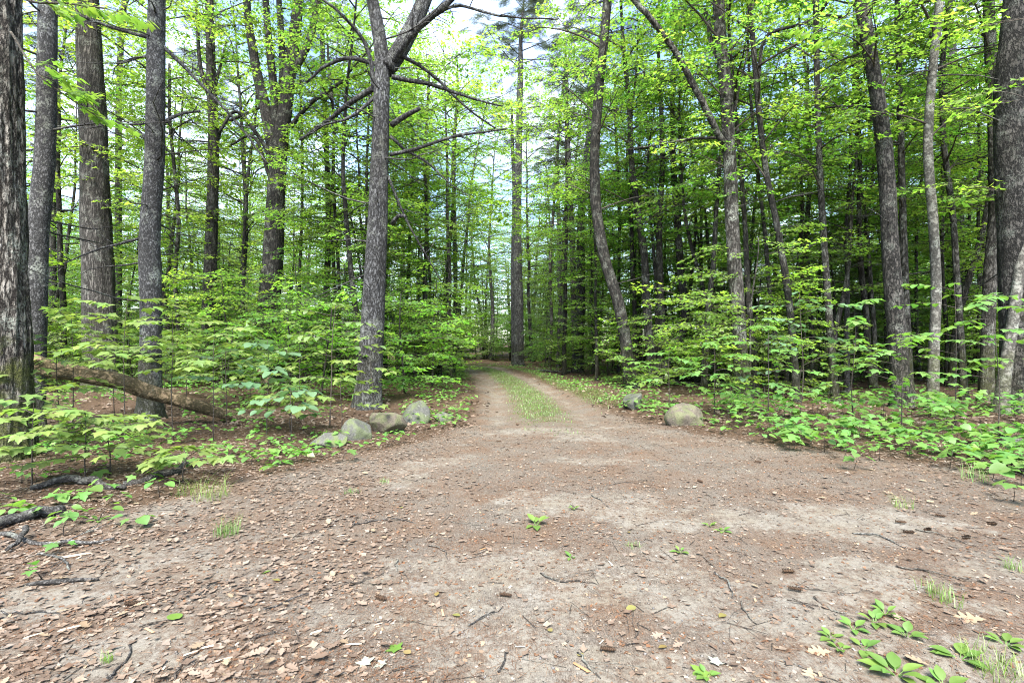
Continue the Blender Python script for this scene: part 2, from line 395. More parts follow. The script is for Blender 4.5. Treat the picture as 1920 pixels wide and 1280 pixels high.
def grass_mask(x, y):
    x = np.asarray(x, float); y = np.asarray(y, float); px = path_x(y)
    mid = np.exp(-((x - px - .05) / .5) ** 4) * sstep(8.2, 11.5, y + (fbm(x * 3, y * 3, 91) - .5) * 3)
    vr = np.exp(-((x - px - 1.75) / .42) ** 4) * sstep(10.5, 14, y) * .9
    vl = np.exp(-((x - px + 1.7) / .4) ** 4) * sstep(17, 24, y) * .8
    return np.clip(np.maximum(np.maximum(mid, vr), vl), 0, 1) * (1 - sstep(33, 40, y))
def ground_mat():
    m, t, out = nodes('forest_ground')
    tc = N(t, 'ShaderNodeTexCoord'); o = tc.outputs['Object']
    def at_(n): a = N(t, 'ShaderNodeAttribute', attribute_name=n); return a.outputs['Fac']
    def nz(sc, det=5., rough=.6, dist=0.): 
        n = N(t, 'ShaderNodeTexNoise', Scale=sc, Detail=det, Roughness=rough, Distortion=dist); t.links.new(o, n.inputs['Vector']); return n.outputs['Fac']
    def streak(rot, sc=260., st=14., seed=0.):
        mp = N(t, 'ShaderNodeMapping'); mp.inputs['Rotation'].default_value = (0, 0, rot); mp.inputs['Scale'].default_value = (sc, st, 1)
        mp.inputs['Location'].default_value = (seed, seed * 2, 0)
        t.links.new(o, mp.inputs['Vector']); n = N(t, 'ShaderNodeTexNoise', Scale=1., Detail=2., Distortion=.6); t.links.new(mp.outputs[0], n.inputs['Vector'])
        return ramp(t, n.outputs['Fac'], [(.55, (0, 0, 0)), (.64, (1, 1, 1))]).outputs['Color']
    st = math_(t, 'MAXIMUM', math_(t, 'MAXIMUM', streak(.4), streak(1.6, 230, 13, 5)), math_(t, 'MAXIMUM', streak(2.5, 250, 15, 9), streak(-.5, 210, 12, 14)))
    fine = nz(150, 4); grain = nz(420, 2); mid = nz(24, 6, .7); big = nz(2.6, 6, .6); big2 = nz(1.1, 4)
    sand_c = mixc(t, .85, ramp(t, big, [(.35, (.235, .210, .172)), (.65, (.270, .255, .232))]).outputs['Color'],
                  ramp(t, grain, [(.3, (.45, .44, .43)), (.5, (1, 1, 1)), (.7, (1.35, 1.33, 1.3))]).outputs['Color'], 'MULTIPLY')
    duff = ramp(t, fine, [(.28, (.060, .048, .040)), (.44, (.150, .122, .100)), (.58, (.225, .190, .160)), (.74, (.33, .295, .26))]).outputs['Color']
    rust = ramp(t, nz(1.9, 5, .65), [(.40, (.12, .12, .12)), (.56, (.95, .95, .95))]).outputs['Color']
    need = mixc(t, math_(t, 'MULTIPLY', math_(t, 'ADD', math_(t, 'MULTIPLY', st, .6), .35), rust), duff, mixc(t, mid, (.160, .090, .055), (.245, .160, .108)))
    grey = ramp(t, fine, [(.3, (.10, .088, .076)), (.52, (.235, .212, .186)), (.75, (.37, .345, .31))]).outputs['Color']
    rc = mixc(t, ramp(t, big2, [(.4, (0, 0, 0)), (.62, (.8, .8, .8))]).outputs['Color'], need, mixc(t, .35, grey, need))
    sm = math_(t, 'ADD', at_('sand'), math_(t, 'MULTIPLY', math_(t, 'SUBTRACT', mid, .5), 2.3))
    sm = math_(t, 'ADD', sm, math_(t, 'MULTIPLY', math_(t, 'SUBTRACT', nz(6.5, 5, .7), .54), 1.9))
    sm = ramp(t, sm, [(.38, (0, 0, 0)), (.95, (.9, .9, .9))]).outputs['Color']
    rc = mixc(t, sm, rc, sand_c)
    dk = ramp(t, fine, [(.3, (.035, .024, .017)), (.5, (.105, .066, .044)), (.66, (.20, .135, .092)), (.8, (.33, .25, .18))]).outputs['Color']
    col = mixc(t, ramp(t, math_(t, 'ADD', at_('road'), math_(t, 'MULTIPLY', math_(t, 'SUBTRACT', mid, .5), .7)), [(.3, (0, 0, 0)), (.7, (1, 1, 1))]).outputs['Color'], dk, rc)
    gm = math_(t, 'MULTIPLY', at_('grassy'), ramp(t, nz(9, 5), [(.35, (.15, .15, .15)), (.6, (.75, .75, .75))]).outputs['Color'])
    col = mixc(t, gm, col, mixc(t, fine, (.06, .085, .02), (.14, .16, .045)))
    col = mixc(t, 1.0, col, (.67, .665, .645), 'MULTIPLY')
    p = N(t, 'ShaderNodeBsdfPrincipled', Roughness=.95); t.links.new(col, p.inputs['Base Color']); p.inputs['Specular IOR Level'].default_value = .15
    h = math_(t, 'ADD', math_(t, 'MULTIPLY', fine, .5), math_(t, 'MULTIPLY', st, math_(t, 'SUBTRACT', .4, math_(t, 'MULTIPLY', sm, .35))))
    h = math_(t, 'ADD', h, math_(t, 'MULTIPLY', mid, 1.2))
    b = N(t, 'ShaderNodeBump', Strength=.9, Distance=.012); t.links.new(h, b.inputs['Height']); t.links.new(b.outputs[0], p.inputs['Normal'])
    t.links.new(p.outputs[0], out.inputs['Surface'])
    return m
M['ground'] = ground_mat()
ground()

# ------------------------------------------------------------------ leaf shapes (base at origin, along +Y, unit length)
def fan(outline, centre, fold=.12, droop=.18, cup=0.):
    o = np.array(outline, float); pts = np.vstack([[centre], o])
    x, y = pts[:, 0], pts[:, 1]
    z = fold * np.abs(x) - droop * y * y + cup * (x * x + (y - .5) ** 2)
    v = np.stack([x, y, z], -1); n = len(o)
    f = np.stack([np.zeros(n, int), 1 + np.arange(n), 1 + (np.arange(n) + 1) % n], -1)
    return v, f
def mirror(h): return h + [(-x, y) for (x, y) in reversed(h) if x > 1e-6]
L_SIMPLE = (np.array([(0, 0, 0), (-.36, .42, .07), (.36, .42, .07), (0, .5, 0.0), (0, 1, -.12)], float), np.array([(0, 2, 3), (3, 2, 4), (0, 3, 1), (3, 4, 1)]))
L_LOBED = fan(mirror([(0, 0), (.30, -.06), (.24, .16), (.60, .46), (.24, .54), (0, 1)]), (0, .32), .10, .16)
L_STAR = fan(mirror([(0, 0), (.60, .40), (.22, .54), (0, 1)]), (0, .34), .12, .16)
L_FLAKE = fan(mirror([(0, 0), (.34, .40), (.15, .56), (0, 1)]), (0, .45), .5, -.1, .5)
L_MAPLE = fan(mirror([(0, 0), (.16, -.05), (.36, -.10), (.30, .06), (.34, .17), (.50, .28), (.66, .50), (.50, .50), (.36, .55), (.22, .50), (.24, .68), (.13, .78), (0, 1.05)]), (0, .26), .14, .2)
L_MAPLE2 = fan(mirror([(0, .02), (.2, -.08), (.40, -.02), (.36, .12), (.55, .24), (.62, .46), (.46, .47), (.30, .52), (.28, .66), (.12, .80), (0, 1.0)]), (0, .28), -.10, .28)
L_OVAL = fan(mirror([(0, 0), (.16, .10), (.30, .28), (.34, .46), (.28, .66), (.15, .84), (0, 1.02)]), (0, .45), .22, .22)
L_BROAD = fan(mirror([(0, .05), (.2, 0), (.40, .16), (.47, .38), (.42, .60), (.26, .82), (0, 1.02)]), (0, .42), .16, .22)
L_OAK = fan(mirror([(0, 0), (.05, .10), (.14, .20), (.10, .30), (.30, .40), (.32, .48), (.13, .50), (.34, .66), (.30, .73), (.13, .70), (.20, .88), (.10, .92), (0, 1.0)]), (0, .5), .25, .1, .25)
L_CURL = fan(mirror([(0, 0), (.16, .16), (.12, .28), (.34, .44), (.16, .52), (.26, .74), (0, 1.0)]), (0, .45), .5, -.1, .5)

def basis(dirv, up):
    """rotation matrices (n,3,3) with columns side, dir, normal"""
    d = dirv / (np.linalg.norm(dirv, axis=1)[:, None] + 1e-9)
    s = np.cross(d, up); s /= np.linalg.norm(s, axis=1)[:, None] + 1e-9
    n = np.cross(s, d)
    return np.stack([s, d, n], -1)
def stamp(mb, tpl, pos, R, sc, mat=0):
    """stamp a template (v, f3) at many places"""
    v, f = tpl; n = len(pos)
    if n == 0: return
    sc = np.asarray(sc, float)
    if sc.ndim == 1: sc = sc[:, None]
    P = np.einsum('nij,kj->nki', R, v) * sc[:, None, :] if sc.shape[1] == 1 else np.einsum('nij,nkj->nki', R, v[None] * sc[:, None, :])
    P = P + pos[:, None, :]
    ff = f[None] + (np.arange(n) * len(v))[:, None, None]
    mb.add(P.reshape(-1, 3), ff.reshape(-1, 3), None, mat)

def make_spray(rng, leaf, length=.8, nside=7, leaf_size=.1, per=4, flat=.35):
    """a flat twig with side twigs and leaves: returns verts, tris for leaves and for twigs"""
    ml = MB(); mt = MB()
    pos, dr, up, sc = [], [], [], []
    main = np.array([[0, 0, 0], [rng.uniform(-.04, .04), length * .5, .03], [rng.uniform(-.06, .06), length, -.04]])
    main, _ = resample(main, length / 2)
    v, f3, f4 = tube(main, np.linspace(.006, .002, len(main)), 3, cap=False); mt.add(v, None, f4)
    for k in range(nside):
        t = .12 + .82 * k / (nside - 1); b = np.array([np.interp(t, np.linspace(0, 1, len(main)), main[:, c]) for c in range(3)])
        sgn = 1 if k % 2 else -1; ang = sgn * rng.uniform(.6, 1.05); L = length * (1 - t * .55) * rng.uniform(.35, .62)
        e = b + np.array([math.sin(ang) * L, math.cos(ang) * L, rng.uniform(-.05, .04) * L * 2])
        v, f3, f4 = tube(np.array([b, e]), np.array([.004, .0015]), 3, cap=False); mt.add(v, None, f4)
        for j in range(per):
            q = (j + .6) / per; p = b + (e - b) * q + rng.normal(0, .012, 3)
            a2 = ang + (1 if j % 2 else -1) * rng.uniform(.4, 1.1) * (0.35 if j == per - 1 else 1)
            pos.append(p); dr.append([math.sin(a2), math.cos(a2), rng.uniform(-.35, .10)])
            up.append([rng.normal(0, flat), rng.normal(0, flat), 1]); sc.append(leaf_size * rng.uniform(.6, 1.2))
    for j in range(3):
        a2 = (j - 1) * .8; pos.append(main[-1]); dr.append([math.sin(a2), math.cos(a2), -.1]); up.append([rng.normal(0, flat), rng.normal(0, flat), 1]); sc.append(leaf_size * 1.1)
    R = basis(np.array(dr), np.array(up)); stamp(ml, leaf, np.array(pos), R, np.array(sc))
    lv = np.concatenate(ml.v); lf = np.concatenate(ml.f3)
    tv = np.concatenate(mt.v); tf = np.concatenate(mt.f4); tf = np.vstack([tf[:, [0, 1, 2]], tf[:, [0, 2, 3]]])
    return (lv, lf), (tv, tf)
def make_needle_spray(rng, length=.8, dens=17, nl=.075, hang=.0):
    ml = MB(); mt = MB()
    tw = [np.array([[0, 0, 0], [0, length * .5, .02], [0, length, -.05]])]
    for k in range(6):
        t = .15 + .13 * k; sgn = 1 if k % 2 else -1; L = length * (1 - t * .6) * .5
        b = np.array([0, length * t, 0]); tw.append(np.array([b, b + [sgn * L * .4, L * .4, .0], b + [sgn * L * .75, L * .8, -.04]]))
    tri = (np.array([(-.055, 0, 0), (.055, 0, 0), (0, 1, -.02)], float), np.array([(0, 1, 2)]))
    pos, dr, up, sc = [], [], [], []
    for p in tw:
        v, f3, f4 = tube(p, np.array([.005, .004, .002]), 3, cap=False); mt.add(v, None, f4)
        n = int(dens * np.linalg.norm(p[-1] - p[0]) / length) + 4
        dv = p[-1] - p[0]; dv = dv / np.linalg.norm(dv); sd = np.cross(dv, [0, 0, 1])
        for q in np.linspace(.05, 1, n):
            for s in (-1, 1):
                pos.append(p[0] + (p[-1] - p[0]) * q); dr.append(dv * rng.uniform(.4, .9) + sd * s + np.array([0, 0, rng.uniform(-.3, .35)])); up.append([rng.normal(0, .4), rng.normal(0, .4), 1]); sc.append(nl * rng.uniform(.7, 1.2))
    stamp(ml, tri, np.array(pos), basis(np.array(dr), np.array(up)), np.array(sc))
    tf = np.concatenate(mt.f4); tf = np.vstack([tf[:, [0, 1, 2]], tf[:, [0, 2, 3]]])
    return (np.concatenate(ml.v), np.concatenate(ml.f3)), (np.concatenate(mt.v), tf)

RNG = np.random.default_rng(7)
SP_FAR = [make_spray(RNG, L_SIMPLE, .95, 7, .108, 4, .5) for _ in range(5)]
SP_MID = [make_spray(RNG, L_STAR, .8, 7, .106, 3, .36) for _ in range(5)]
SP_FINE = [make_spray(RNG, L_SIMPLE, .7, 8, .062, 5, .55) for _ in range(4)]
SP_NEED = [make_needle_spray(RNG) for _ in range(3)]
SP_PINE = [make_needle_spray(RNG, .55, 14, .12) for _ in range(3)]

def put_sprays(mb, sprays, pos, dirs, ups, sc, rng, leafmat=0, twigmat=1):
    pos, dirs, ups, sc = map(np.asarray, (pos, dirs, ups, sc))
    if len(pos) == 0: return
    R = basis(dirs, ups); pick = rng.integers(0, len(sprays), len(pos))
    for k, (lf, tw) in enumerate(sprays):
        s = pick == k
        if s.any():
            stamp(mb, lf, pos[s], R[s], sc[s], leafmat); stamp(mb, tw, pos[s], R[s], sc[s], twigmat)

def unit(v): return v / (np.linalg.norm(v) + 1e-9)
def branch_line(rng, p0, az, el, L, bend=.3, wob=.06, n=6):
    """a limb that leaves at elevation el and flattens (bend>0) or rises (bend<0)"""
    P = [np.array(p0, float)]; e = el; a = az
    for k in range(n):
        st = L / n; P.append(P[-1] + st * np.array([math.cos(e) * math.sin(a), math.cos(e) * math.cos(a), math.sin(e)]))
        e -= bend / n; e += rng.normal(0, wob); a += rng.normal(0, wob * 1.5)
    return np.array(P)
def interp_line(P, t):
    u = t * (len(P) - 1); i = min(int(u), len(P) - 2); w = u - i
    return P[i] * (1 - w) + P[i + 1] * w, unit(P[i + 1] - P[i])

def foliage(rng, wood, crown, trunk_pts, trunk_t0, trunk_t1, nlimb, Lmax, sprays, nsp, r_limb, el=(.3, .9), bend=.5, profile=None, spsc=1., limb_out=None, flat=.2, sub=(2, 5)):
    """limbs off a trunk polyline, sub-branches, and leaf sprays along them"""
    az = rng.uniform(0, 6.28); pos, dr, up, sc = [], [], [], []
    for k in range(nlimb):
        t = trunk_t0 + (trunk_t1 - trunk_t0) * (k + rng.uniform(0, .8)) / nlimb
        p, d = interp_line(trunk_pts, min(t, .995)); az += 2.4 + rng.normal(0, .5)
        prof = profile((t - trunk_t0) / (trunk_t1 - trunk_t0)) if profile else 1
        L = Lmax * prof * rng.uniform(.65, 1.15)
        if L < .25: continue
        P = branch_line(rng, p, az, rng.uniform(*el), L, bend)
        r0 = r_limb * (.35 + .65 * L / Lmax)
        Q, tt = resample(P, max(.15, L / 9)); v, f3, f4 = tube(Q, r0 * (1 - .85 * tt), 5)
        if limb_out is not None: limb_out.append((v, f3, f4))
        else: wood.add(v, f3, f4)
        lines = [P]
        for j in range(rng.integers(*sub)):
            q = rng.uniform(.25, .9); b, bd = interp_line(P, q); a2 = math.atan2(bd[0], bd[1]) + (1 if j % 2 else -1) * rng.uniform(.5, 1.1)
            P2 = branch_line(rng, b, a2, math.asin(np.clip(bd[2], -.9, .9)) * .6 + rng.normal(0, .2), L * rng.uniform(.25, .55), bend * .5, n=4)
            v, f3, f4 = tube(P2, np.linspace(r0 * .4, .004, len(P2)), 3, cap=False); wood.add(v, None, f4)
            lines.append(P2)
        for P2 in lines:
            n = max(2, int(nsp * np.linalg.norm(P2[-1] - P2[0])))
            for q in np.linspace(.3, 1.0, n):
                b, bd = interp_line(P2, min(q + rng.uniform(-.05, .05), .999)); h = math.atan2(bd[0], bd[1]) + rng.normal(0, .8) * (0.2 if q > .98 else 1)
                pos.append(b + rng.normal(0, .05, 3)); dr.append([math.sin(h), math.cos(h), rng.normal(-.05, .18)])
                up.append([rng.normal(0, flat), rng.normal(0, flat), 1]); sc.append(spsc * rng.uniform(.7, 1.25))
    put_sprays(crown, sprays, pos, dr, up, sc, rng)
    return len(pos)

def trunk_mesh(mb, P, R, sides, rng, flare=.5, rough=.06, ridges=9, mat=0):
    base_z = P[0][2]; sd = int(rng.integers(0, 999))
    def disp(a, z):
        h = z - base_z
        fl = 1 + flare * np.exp(-np.maximum(h, 0) / .26) * (1 + .6 * np.cos(a * 4 + sd) + .3 * np.cos(a * 7 + sd * 2))
        rg = fbm(a / 6.2832 * ridges * 2, h * 1.6, sd, 3); rg2 = fbm((6.2832 - a) / 6.2832 * ridges * 2, h * 1.6, sd, 3)
        w = a / 6.2832; n = rg * (1 - w) + rg2 * w
        lump = vnoise(np.cos(a) * 1.2 + 7, h * .9 + np.sin(a), sd + 3)
        return fl * (1 + rough * (n - .5) * 2 + .10 * (lump - .5))
    v, f3, f4 = tube(P, R, sides, True, disp); mb.add(v, f3, f4, mat)

# ------------------------------------------------------------------ traced trees
def traced(name, label, cat, pts, d, w0, w1, bark, H=18., rough=.06, sides=24, ridges=9, crown=None, dead=0, dead_z=(2.5, 7.5), seed=1, depth=0., group=None, limbs_px=(), flare=.55, hi=0.5, forks=()):
    """pts: trunk centre line in photograph pixels from the foot upwards; w0, w1: widths there"""
    rng = np.random.default_rng(seed)
    W_ = np.array([at(x, y, d) for x, y in pts]); W_[:, 1] += np.linspace(0, depth, len(W_))
    W_[:, 0] *= W_[:, 1] / d
    bx, by = W_[0, 0], W_[0, 1]; g0 = gz1(bx, by); W_[0, 2] = g0 - .12
    base = np.array([bx, by, g0]); root = empty(name, base); tag(root, label, cat, group)
    P = W_ - base; r0 = (.90 if d < 9 else .85) * w0 * d / F / 2; r1 = .84 * w1 * d / F / 2
    nvis = len(P)
    dv = unit(P[-1] - P[-2]); top = P[-1].copy(); k = 0
    while top[2] < H:
        dv = unit(dv + np.array([rng.normal(0, .06), rng.normal(0, .06), .12])); top = top + dv * min(2.0, H - top[2] + .3); P = np.vstack([P, top]); k += 1
    s = np.concatenate([[0], np.cumsum(np.linalg.norm(np.diff(P, axis=0), axis=1))]); sv = s[nvis - 1]
    step = .075 if d < 10 else (.14 if d < 20 else .24); sides = sides if d < 9 else max(8, int(sides * .72))
    Q, tt = resample(P, step); ss = tt * s[-1]
    R = np.where(ss < sv, r0 + (r1 - r0) * (ss / max(sv, .01)), r1 + (.02 - r1) * np.clip((ss - sv) / max(s[-1] - sv, .5), 0, 1))
    mb = MB(); trunk_mesh(mb, Q, R, sides, rng, flare, rough, ridges)
    link('trunk', mb.mesh('trunk', M[bark], True), root)
    # limbs traced from the photograph: (pixel polyline, w0, w1, depth change)
    for (lp, a, b, dd) in list(limbs_px):
        Lp = np.array([at(x, y, d) for x, y in lp]); Lp[:, 1] += np.linspace(0, dd, len(Lp)); Lp[:, 0] *= Lp[:, 1] / d
        Lp = Lp - base; q, t2 = resample(Lp, .12); q = q + np.cumsum(rng.normal(0, .006, q.shape), 0)
        m2 = MB(); v, f3, f4 = tube(q, (a + (b - a) * t2) * d / F / 2, 8); m2.add(v, f3, f4)
        for j in range(int(len(q) / 2.6)):
            i = int(rng.uniform(.2, .97) * (len(q) - 1)); dq = unit(q[min(i + 1, len(q) - 1)] - q[i - 1])
            az = math.atan2(dq[0], dq[1]) + rng.choice([-1, 1]) * rng.uniform(.4, 1.2); ll = rng.uniform(.25, 1.0)
            b2 = branch_line(rng, q[i], az, rng.uniform(-.5, .7), ll, .2, .15, 5); v, f3, f4 = tube(b2, np.linspace(.011, .003, len(b2)), 4); m2.add(v, f3, f4)
        link('limb', m2.mesh('limb', M[bark], True), root)
    # leaders that carry on above the frame
    for (lp, a, b, dd, Hf) in forks:
        Lp = np.array([at(x, y, d) for x, y in lp]); Lp[:, 1] += np.linspace(0, dd, len(Lp)); Lp[:, 0] *= Lp[:, 1] / d
        Lp = Lp - base; dv = unit(Lp[-1] - Lp[-2]); tp = Lp[-1].copy(); n0 = len(Lp)
        while tp[2] < Hf:
            dv = unit(dv + np.array([rng.normal(0, .06), rng.normal(0, .06), .1])); tp = tp + dv * 1.6; Lp = np.vstack([Lp, tp])
        q, t2 = resample(Lp, .14); rr = (a * (1 - t2) + b * .4 * t2) * d / F / 2
        m2 = MB(); trunk_mesh(m2, q, rr, 12, rng, 0, rough, 5); link('limb', m2.mesh('limb', M[bark], True), root)
        if crown:
            w2 = MB(); c2 = MB(); foliage(rng, w2, c2, q, .45, 1, 6, 2.0, SP_FAR, .6, .03)
            if c2.n: link('crown', c2.mesh('crown', [M['canopy'], M['twig']]), root)
            if w2.n: link('branch', w2.mesh('branch', M['twig'], True), root)['kind'] = 'stuff'
    # dead lower branches, each a part
    zz = Q[:, 2]; az = rng.uniform(0, 6.28)
    for k in range(dead):
        z = rng.uniform(*dead_z); i = int(np.argmin(np.abs(zz - z))); az += 2.4 + rng.normal(0, .6)
        L = rng.uniform(.5, 2.6) if d < 13 else rng.uniform(.5, 1.9); b = branch_line(rng, Q[i], az, rng.uniform(-.35, .25), L, rng.uniform(-.5, .4), .12, 7)
        m2 = MB(); v, f3, f4 = tube(b, np.linspace(.020 if L > 1 else .014, .004, len(b)), 5); m2.add(v, f3, f4)
        for j in range(rng.integers(1, 6)):
            p, dq = interp_line(b, rng.uniform(.25, .95)); a2 = math.atan2(dq[0], dq[1]) + rng.choice([-1, 1]) * rng.uniform(.4, 1.1)
            b2 = branch_line(rng, p, a2, rng.uniform(-.4, .5), L * rng.uniform(.15, .45), .1, .15, 4); v, f3, f4 = tube(b2, np.linspace(.007, .002, len(b2)), 3); m2.add(v, f3, f4)
        link('dead_branch', m2.mesh('dead_branch', M['deadtwig'], True), root)
    if crown:
        kind, n, L, nsp = crown[:4]; t0 = crown[4] if len(crown) > 4 else .55
        wd = MB(); cr = MB(); limbs = []
        if kind == 'pine':
            foliage(rng, wd, cr, Q, t0, 1, n, L, SP_PINE, nsp, .04, (-.05, .5), .2, lambda u: 1.05 - .8 * u, 1.3); mats = [M['pine_needle'], M['twig']]
        else:
            foliage(rng, wd, cr, Q, t0, 1, n, L, SP_FAR if kind == 'canopy' else SP_MID, nsp, .035, (.25, .9), .45, lambda u: .55 + .9 * u * (1.25 - u) * 1.6, 1.0); mats = [M['canopy' if kind == 'canopy' else 'maple'], M['twig']]
        if wd.n: link('branch', wd.mesh('branch', M['twig'], True), root)['kind'] = 'stuff'
        if cr.n: link('crown', cr.mesh('crown', mats), root)
    return root

T = traced
OLD_MAPLE = T('maple_tree', 'thick old maple with deeply furrowed mossy bark beside the raised log', 'tree', [(6, 852), (2, 760), (-2, 600), (-6, 400), (-10, 200), (-12, 0), (-12, -150)], 6.6, 102, 92, 'b_maple', 17, .16, 96, 20, ('canopy', 12, 3.6, .5, .5), 0, seed=11, flare=.22)
T('spruce_tree', 'grey lichen-spotted trunk with a pale bark scar right behind the mossy maple', 'tree', [(60, 800), (64, 700), (66, 600), (70, 450), (84, 300), (88, 100), (90, 0)], 8.4, 42, 33, 'b_grey', 17, .05, 40, 14, ('pine', 18, 2.0, .7, .62), 12, (2.2, 8), seed=12)
T('oak_tree', 'massive ridged oak trunk behind the raised log', 'tree', [(190, 716), (186, 600), (180, 420), (175, 250), (168, 100), (163, 0)], 14.5, 66, 44, 'b_oak', 20, .09, 48, 16, ('canopy', 16, 4.2, .5, .5), 3, (5, 9), seed=13)
T('spruce_tree', 'straight grey scaly trunk with broken dead branches between the oak and forked maple', 'tree', [(281, 792), (282, 700), (283, 600), (281, 450), (290, 300), (292, 150), (294, 0)], 9.6, 44, 34, 'b_grey', 17, .05, 40, 14, ('pine', 18, 2.0, .7, .62), 16, (2.0, 8), seed=14,
  limbs_px=[([(285, 265), (240, 235), (190, 205), (140, 175)], 9, 3, .6), ([(296, 75), (230, 65), (150, 50), (80, 52)], 8, 3, -.4), ([(300, 80), (360, 130), (440, 210), (500, 290)], 8, 3, .5), ([(285, 440), (240, 455), (180, 475), (120, 500)], 6, 2, -.5), ([(300, 235), (340, 205), (380, 190)], 8, 4, .4)])
T('maple_tree', 'slim brown-barked trunk close behind the massive oak', 'tree', [(221, 700), (222, 500), (222, 300), (226, 100), (232, 0)], 22, 15, 11, 'b_far', 17, crown=('canopy', 10, 3, .5), sides=12, seed=15)
T('pine_tree', 'dark narrow trunk standing between the scarred grey trunk and the oak', 'tree', [(100, 705), (99, 500), (97, 300), (96, 100), (95, 0)], 21, 15, 11, 'b_far', 18, crown=('pine', 14, 2.4, .7, .6), dead=5, dead_z=(3, 10), sides=12, seed=16)
T('oak_tree', 'brown trunk branching above a dark bark band behind the grey scaly spruce', 'tree', [(385, 716), (390, 600), (396, 450), (400, 250), (395, 100), (393, 0)], 19, 30, 17, 'b_oak', 19, .08, 24, 10, ('canopy', 14, 3.6, .5, .45), 5, (4, 10), seed=17,
  limbs_px=[([(402, 280), (420, 230), (470, 200), (500, 180)], 8, 4, .8), ([(398, 200), (375, 120), (372, 60), (368, 0)], 8, 5, -.6), ([(402, 170), (415, 110), (425, 60)], 6, 3, .5)])
T('maple_tree', 'large grey maple splitting into several upright stems behind the pale-leaved saplings', 'tree', [(497, 724), (502, 600), (512, 480), (518, 360), (524, 280), (535, 200), (548, 100), (560, 0)], 17, 54, 22, 'b_dark', 19, .07, 32, 12, ('canopy', 14, 3.4, .5, .55), 0, seed=18,
  forks=[([(516, 300), (498, 200), (480, 110), (465, 0)], 24, 15, .8, 17), ([(520, 270), (512, 160), (503, 80), (496, 0)], 17, 11, -.6, 16), ([(524, 250), (530, 150), (528, 60), (525, 0)], 16, 12, .9, 18), ([(545, 140), (580, 70), (590, 20), (596, -20)], 16, 10, .6, 16)],
  limbs_px=[([(522, 330), (480, 260), (440, 225), (410, 270)], 10, 4, -1), ([(530, 250), (590, 200), (640, 180), (690, 172)], 10, 4, -1.2), ([(505, 330), (470, 245), (430, 255)], 7, 4, .9)])
T('pine_tree', 'tall grey pine with many bare side branches behind the three boulders', 'tree', [(689, 768), (694, 700), (699, 600), (705, 480), (711, 330), (715, 200), (716, 110), (708, 50), (698, 0)], 11.0, 58, 27, 'b_pine', 19, .06, 48, 14, ('pine', 18, 2.8, .7, .6), 16, (2.6, 8.2), seed=19, flare=.28,
  forks=[([(722, 130), (742, 95), (762, 50), (786, -10)], 34, 22, .6, 16)],
  limbs_px=[([(734, 120), (770, 85), (830, 45), (905, -5)], 15, 8, -.8), ([(732, 290), (780, 285), (850, 268), (955, 260)], 8, 3, -.5), ([(735, 145), (800, 148), (870, 162), (942, 175)], 10, 3, .6), ([(738, 100), (850, 38), (930, 75), (1050, 100)], 7, 2, -1.2),
            ([(702, 165), (650, 185), (600, 215), (560, 235)], 12, 5, .8), ([(702, 170), (680, 90), (640, 60), (590, 40)], 9, 4, -.9), ([(704, 120), (650, 100), (610, 105), (570, 130)], 10, 4, .5), ([(735, 235), (760, 225), (785, 220)], 12, 8, -.4),
            ([(732, 255), (765, 272), (800, 280), (860, 330)], 7, 2, .9), ([(735, 95), (800, 120), (880, 180), (930, 205)], 8, 3, 1.), ([(728, 330), (760, 400), (800, 470), (830, 520)], 6, 2, .8), ([(735, 420), (748, 408), (760, 412)], 9, 6, -.3), ([(706, 180), (650, 235), (590, 262)], 7, 3, -.6)])
T('pine_tree', 'old pine bristling with short dead stubs where the track bends', 'tree', [(973, 686), (972, 560), (970, 420), (972, 300), (974, 200), (976, 130)], 31, 23, 13, 'b_pine', 22.5, .06, 24, 9, ('pine', 28, 3.4, 1.1, .78), 46, (8, 16), seed=20)
T('pine_tree', 'thin grey pine pressed against the stub-bristled pine', 'tree', [(964, 684), (962, 500), (964, 350), (960, 250)], 33, 12, 8, 'b_pine', 17, .05, 12, 6, ('pine', 8, 2., .7, .8), 22, (7, 15), seed=21)
T('maple_tree', 'slender straight stem rising from the grassy bank beside the track', 'tree', [(853, 694), (854, 560), (852, 400), (850, 280), (858, 180)], 26, 11, 7, 'b_far', 16, sides=10, crown=('mid', 16, 2.8, 1.15, .35), seed=22)
T('maple_tree', 'dark curving trunk at the verge leaning toward the track', 'tree', [(1184, 728), (1176, 660), (1160, 570), (1135, 490), (1118, 390), (1115, 300), (1122, 180), (1134, 60), (1140, -20)], 16.4, 27, 18, 'b_dark', 17, .07, 24, 9, ('mid', 17, 3.2, 1.35, .32), 3, (3, 8), seed=23)
T('pine_tree', 'broad dark trunk half hidden behind the leaning verge tree', 'tree', [(1112, 682), (1114, 560), (1112, 420), (1110, 300), (1108, 180)], 33, 26, 17, 'b_dark', 20, .06, 14, 8, ('pine', 16, 3, .7, .6), 14, (4, 13), seed=24)
T('pine_tree', 'grey upright trunk above the leaning dead sticks', 'tree', [(1079, 690), (1076, 560), (1072, 430), (1066, 300), (1062, 200)], 28, 15, 10, 'b_far', 18, .05, 12, 8, ('pine', 14, 2.6, .7, .6), 16, (4, 12), seed=25)
T('maple_tree', 'black-stemmed maple clump sprouting three curved trunks behind the small boulder', 'tree', [(1228, 718), (1218, 640), (1212, 560), (1208, 480), (1196, 400), (1184, 300), (1180, 200)], 17.6, 22, 11, 'b_dark', 15, .07, 16, 8, ('mid', 16, 2.8, 1.35, .30), 2, (2, 6), seed=26,
  forks=[([(1233, 705), (1240, 640), (1238, 540), (1236, 420), (1242, 300), (1240, 200)], 16, 11, .5, 13), ([(1240, 700), (1262, 660), (1282, 610), (1276, 500), (1268, 380), (1262, 280)], 18, 12, .8, 14), ([(1225, 690), (1232, 600), (1228, 500), (1222, 420)], 8, 6, 1., 11)])
